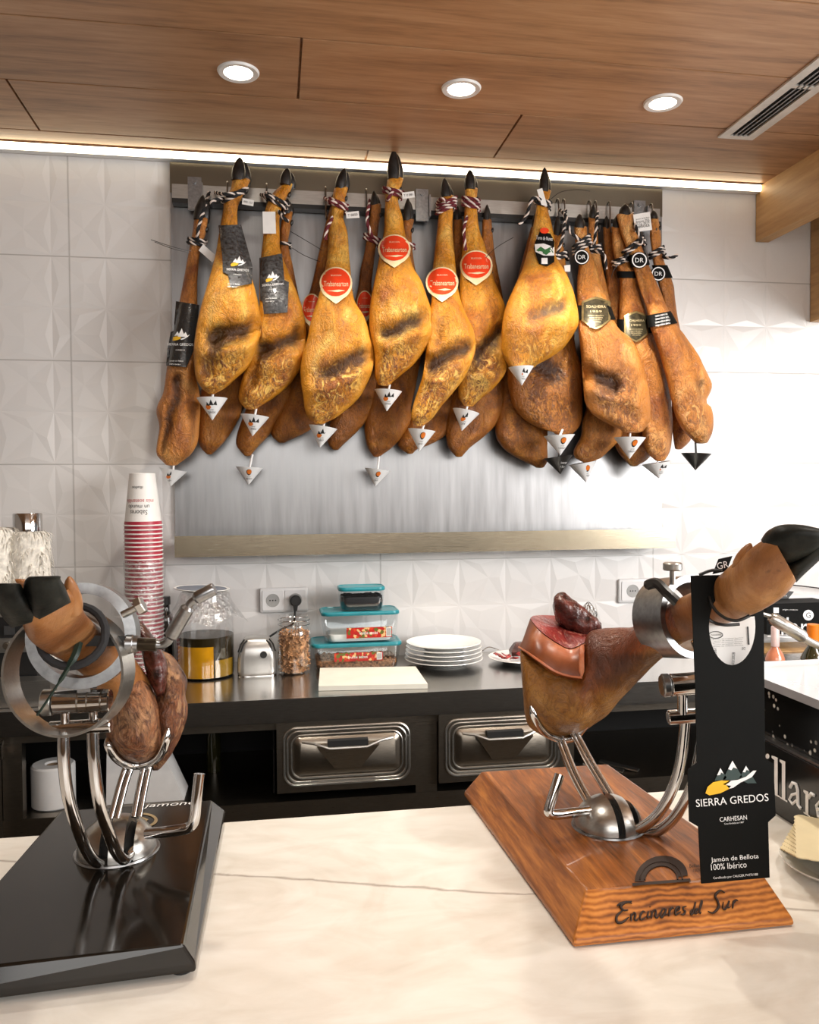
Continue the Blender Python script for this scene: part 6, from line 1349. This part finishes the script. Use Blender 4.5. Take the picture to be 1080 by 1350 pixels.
mb = rows_body([(818, 177, 184, 0, .3), (824, 175, 191, 0, .6), (840, 181, 203, 0, .9), (858, 186, 214, 0, 1), (876, 190, 221, 0, 1), (894, 195, 221, 0, 1), (910, 202, 219, 0, .8), (918, 207, 215, 0, .3)], 1.0, .030, 9, .008, 24); o = obj('dried_core', mb, m['bone_knob'], hm, angle=80); o['label'] = 'dark dried core of meat'
mb = loft_sections([((30, 824), (90, 776), .772, .026), ((38, 842), (104, 789), .792, .029), ((56, 857), (113, 810), .825, .028), ((84, 872), (134, 830), .88, .025), ((112, 892), (160, 848), .94, .028), ((140, 925), (186, 880), .985, .036), ((152, 940), (200, 900), 1.0, .03)], seed=8, amp=.0012); claw(mb, P(97, 806, .79), P(91, 760, .768), .0085); claw(mb, P(92, 800, .80), P(20, 764, .79), .0085); obj('foot', mb, m['ham_skin'], hm, angle=80)
mb = loft_sections([((42, 822), (94, 794), .772, .022), ((36, 806), (90, 784), .758, .026), ((31, 782), (85, 772), .748, .024), ((32, 768), (80, 764), .738, .018), ((36, 762), (80, 760), .731, .014), ((40, 760), (76, 759), .729, .006)], 26, 5, 3, .0008); obj('hoof', mb, m['hoof_big'], hm, angle=80)
mb = loft_sections([((16, 828), (56, 816), .774, .020), ((2, 812), (48, 804), .760, .024), ((-8, 790), (37, 786), .750, .023), ((-16, 776), (30, 775), .740, .018), ((-14, 770), (27, 770), .733, .012), ((-10, 769), (22, 769), .731, .005)], 26, 5, 4, .0008); obj('hoof', mb, m['hoof_big'], hm, angle=80)
mb = MB(); pts = []
for i in range(25):
    a_ = 2*math.pi*i/24; c = P(96, 838, .845); ax = (P(108, 850, .88)-P(85, 833, .825)).normalized(); e = ax.cross(Vector((0, 0, 1))).normalized(); f_ = e.cross(ax); pts.append(c+e*math.cos(a_)*.031+f_*math.sin(a_)*.030)
mb.tube(pts[:-1], .0042, 8, 0, True); obj('black_cord', mb, m['rope_black'], hm)
mb = MB(); mb.tube(smooth_path(PP([(104, 848, .845), (98, 866, .835), (84, 890, .83), (66, 918, .83), (49, 943, .832)]), 5), [.004]*8+[.0025]*4+[.0013]*9, 6); obj('cable_tie', mb, m['greycable'], hm)

# ================================================================== right-hand display case, bottles, posters, napkins
XC = .668
zc1 = Px(1012, 979, XC).z; zc2 = Px(1012, 897, XC).z; yfar = Px(1004, 1070, XC).y
t = thing('display_case', (XC+.14, .9, BAR), 'black counter-top display case with large white lettering at the right edge', 'display case')
mb = MB(); mb.box((XC, .45, BAR+.012), (XC+.30, yfar+.10, zc1)); mb.box((XC+.006, .45, BAR+.0005), (XC+.29, yfar+.10, BAR+.0118)); lo = obj('lower_box', mb, simple('gloss_black_panel', (.008, .008, .008, 1), .15), t, smooth=False)
mb = MB(); mb.box((XC+.003, .45, zc1+.0005), (XC+.29, yfar+.10, zc1+.004)); obj('trim_line', mb, m['satin'], t, smooth=False)
mb = MB(); mb.box((XC+.012, .45, zc1+.0045), (XC+.29, yfar+.10, zc2-.012)); obj('speckled_front', mb, m['granite'], t, smooth=False)
mb = MB(); mb.box((XC, .45, zc2-.0115), (XC+.30, yfar+.10, zc2)); obj('top_slab', mb, simple('pale_glossy_slab', (.36, .37, .40, 1), .05, 0, .04, coat=1.0), t, smooth=False)
fx = lambda px, py: Px(px, py, XC-.0008)
mb = MB()
def slab_l(x, w, ytop, ybot, sx):   # tall serif stem, following the face
    put_poly(mb, fx, [(x, ytop), (x+w, ytop+w*.45), (x+w, ybot+w*.5), (x, ybot)], 0, 1)
    put_poly(mb, fx, [(x-sx, ytop-1), (x, ytop), (x, ytop+5), (x-sx, ytop+2)], 0, 1); put_poly(mb, fx, [(x-sx*.9, ybot-2), (x+w+sx*.9, ybot+w*.5+1.5), (x+w+sx*.9, ybot+w*.5+3.5), (x-sx*.9, ybot)], 0, 1)
put_poly(mb, fx, oval(1012, 997, 2.5, 3.5, 12), 0, 1)
slab_l(1021, 4.5, 997, 1046, 3.5); slab_l(1031, 4.5, 1002, 1052, 3)
def serif(s, x, y, w, h): put_text(mb, fx, s, x, y, w, h, .40)
mbq = mb; ap = [(1042, 1036), (1044, 1031), (1049, 1031), (1054, 1037), (1055, 1043), (1055, 1066), (1051, 1063), (1050, 1042), (1046, 1036), (1043, 1041)]
mb.tube([fx(*q) for q in ((1042, 1038), (1045, 1032), (1050, 1034), (1052, 1041), (1052.5, 1061), (1056, 1066))], .0022, 6); mb.tube([fx(*q) for q in ((1051, 1046), (1044, 1048), (1041, 1054), (1045, 1060), (1051, 1055))], .0018, 6)
slab_l(1062, 4.0, 1042, 1072, 2.5); mb.tube([fx(*q) for q in ((1066, 1052), (1070, 1046), (1074, 1049))], .0022, 6)
mb.tube([fx(*q) for q in ((1078, 1067), (1086, 1066), (1082, 1056), (1077, 1062), (1079, 1076), (1087, 1080))], .0020, 6)
k = obj('lettering', mb, m['whiteink'], lo); k['label'] = 'large white serif letters'
# behind it, on the back counter
def bottle(px, ybase, ytop, rb, rn_, ysh, yneck, Y, mt, capmt, ycap, label):
    c = P(px, ybase, Y); k = Y/F; zz = lambda y: P(px, y, Y).z-CTR
    t = thing('bottle', (c.x, Y, CTR), label, 'bottle'); mb = MB(); mb.lathe([(rb*k*.9, .0005), (rb*k, .004), (rb*k, zz(ysh)), (rb*k*.82, zz(lerp(ysh, yneck, .4))), (rn_*k, zz(yneck)), (rn_*k, zz(ycap))], (c.x, Y, CTR), (0, 0, 1), 32); obj('glass', mb, m[mt], t)
    mb = MB(); mb.lathe([(rn_*k*1.15, 0), (rn_*k*1.18, zz(ytop)-zz(ycap)-.002), (rn_*k*1.05, zz(ytop)-zz(ycap)), (.001, zz(ytop)-zz(ycap))], (c.x, Y, CTR+zz(ycap)+.0004), (0, 0, 1), 24); obj('cap', mb, m[capmt], t)
bottle(1022, 885, 826, 13.5, 5, 868, 853, 2.2, 'amber', 'pinkfoil', 852, 'small rose wine bottle with pale pink foil, beside the black hang tag')
bottle(1072, 895, 823, 17, 7.5, 868, 852, 2.2, 'greenglass', 'orangecap', 845, 'dark green bottle with an orange cap at the right edge')
Y0 = 2.36
t = thing('carton', (P(1060, 880, Y0).x, Y0+.05, CTR), 'black carton with white lettering and a round white emblem, behind the bottles', 'box')
a = P(1011, 853, Y0); b = P(1098, 794, Y0)
mb = MB(); mb.box((a.x, Y0, CTR+.052), (b.x, Y0+.10, P(1050, 795, Y0).z)); bx = obj('box', mb, m['greyink'] if False else m['card'], t, smooth=False)
fz = lambda x, y: P(x, y, Y0-.0008); mb = MB()
put_text(mb, fz, 'illar', 1045, 826, 42, 24, .02); put_poly(mb, fz, oval(1066, 811, 7, 7, 20), 0, 2); put_poly(mb, fz, [(1020, 801), (1027, 801), (1027, 808), (1020, 808)], 0, 1); put_poly(mb, fz, [(1012, 838), (1096, 842), (1096, 843.5), (1012, 839.5)], 0, 1)
put_text(mb, fz, 'origen y tradicion', 1042, 804, 20, 2.2, .02)
put_text(mb, lambda x, y: P(x, y, Y0-.0012), 'G', 1066, 811, 6, 7, 0, 1); obj('print', mb, [m['whiteink'], m['ink']], bx)
mb = MB(); a = P(1004, 880, 2.33); b = P(1100, 856, 2.33); mb.box((a.x, 2.33, CTR+.0006), (b.x, 2.47, b.z)); k = obj('wooden_tray', mb, m['beamwood'], smooth=False); tag(k, 'pale wooden tray under the black carton on the back counter', 'tray')
mb = MB(); v = [P(*q, 2.46) for q in ((985, 797), (1030, 801), (1047, 780), (1008, 777))]; mb.loft([v, [p+Vector((0, .01, 0)) for p in v]]); k = thing('small_sign', v[0], 'small slanted dark sign with white line drawing above the black carton', 'sign'); bz = obj('panel', mb, simple('dark_grey_sign', (.05, .05, .05, 1), .5), k, smooth=False)
mb = MB(); f = lambda x, y: P(x, y, 2.459); put_text(mb, f, 'jamon iberico', 1026, 785, 24, 2.6, .05); put_text(mb, f, 'selection gourmet', 1022, 790, 28, 2.4, .05); mb.tube([f(1033+5*math.cos(q), 795+3*math.sin(q)) for q in [i*.52 for i in range(12)]], .0009, 4, 0, True); mb.tube([f(1012, 797), f(1020, 793), f(1028, 796)], .0009, 4); obj('print', mb, m['whiteink'], bz)
mb = MB(); mb.tube(smooth_path([P(1040, 771, 2.50), P(1060, 773, 2.505), P(1100, 778, 2.51)], 5), .0022, 6); k = obj('wall_cable', mb, m['black']); tag(k, 'thin black cable running along the wall at the right edge', 'cable')
# napkins on a plate
pc = Pz(1112, 1140, BAR+.01); plate('napkin_plate', pc.x, pc.y, BAR+.0008, .068, .014, 'white plate under the fanned cream napkins on the marble bar', 'plate')
g = BAR+.0155; nap = []
def napkin(i):
    mb = MB(); c0 = Pz(1116+2.2*i, 1112+.5*i, g+.0045*i); w = .062; an = .80+.03*i; vs = []; fs = []; n = 22
    ring = []
    for s_ in range(4):
        for q in range(n):
            t_ = q/n; x, y = ((-w+2*w*t_, -w), (w, -w+2*w*t_), (w-2*w*t_, w), (-w, w-2*w*t_))[s_]; k = 1+(.025 if q % 2 else 0); x *= k; y *= k
            ring.append(Vector((c0.x+x*math.cos(an)-y*math.sin(an), c0.y+x*math.sin(an)+y*math.cos(an), 0)))
    z0 = g+.0046*i
    mb.loft([[p+Vector((0, 0, z0)) for p in ring], [p+Vector((0, 0, z0+.0013)) for p in ring]])
    o = obj('napkin', mb, m['napkin'], smooth=False); tag(o, 'topmost cream napkin of the fanned stack on the white plate' if i == 6 else 'cream paper napkin in the fanned stack, its scalloped edge showing below the top one', 'napkin', 'paper napkins on the plate')
for i in range(7): napkin(i)
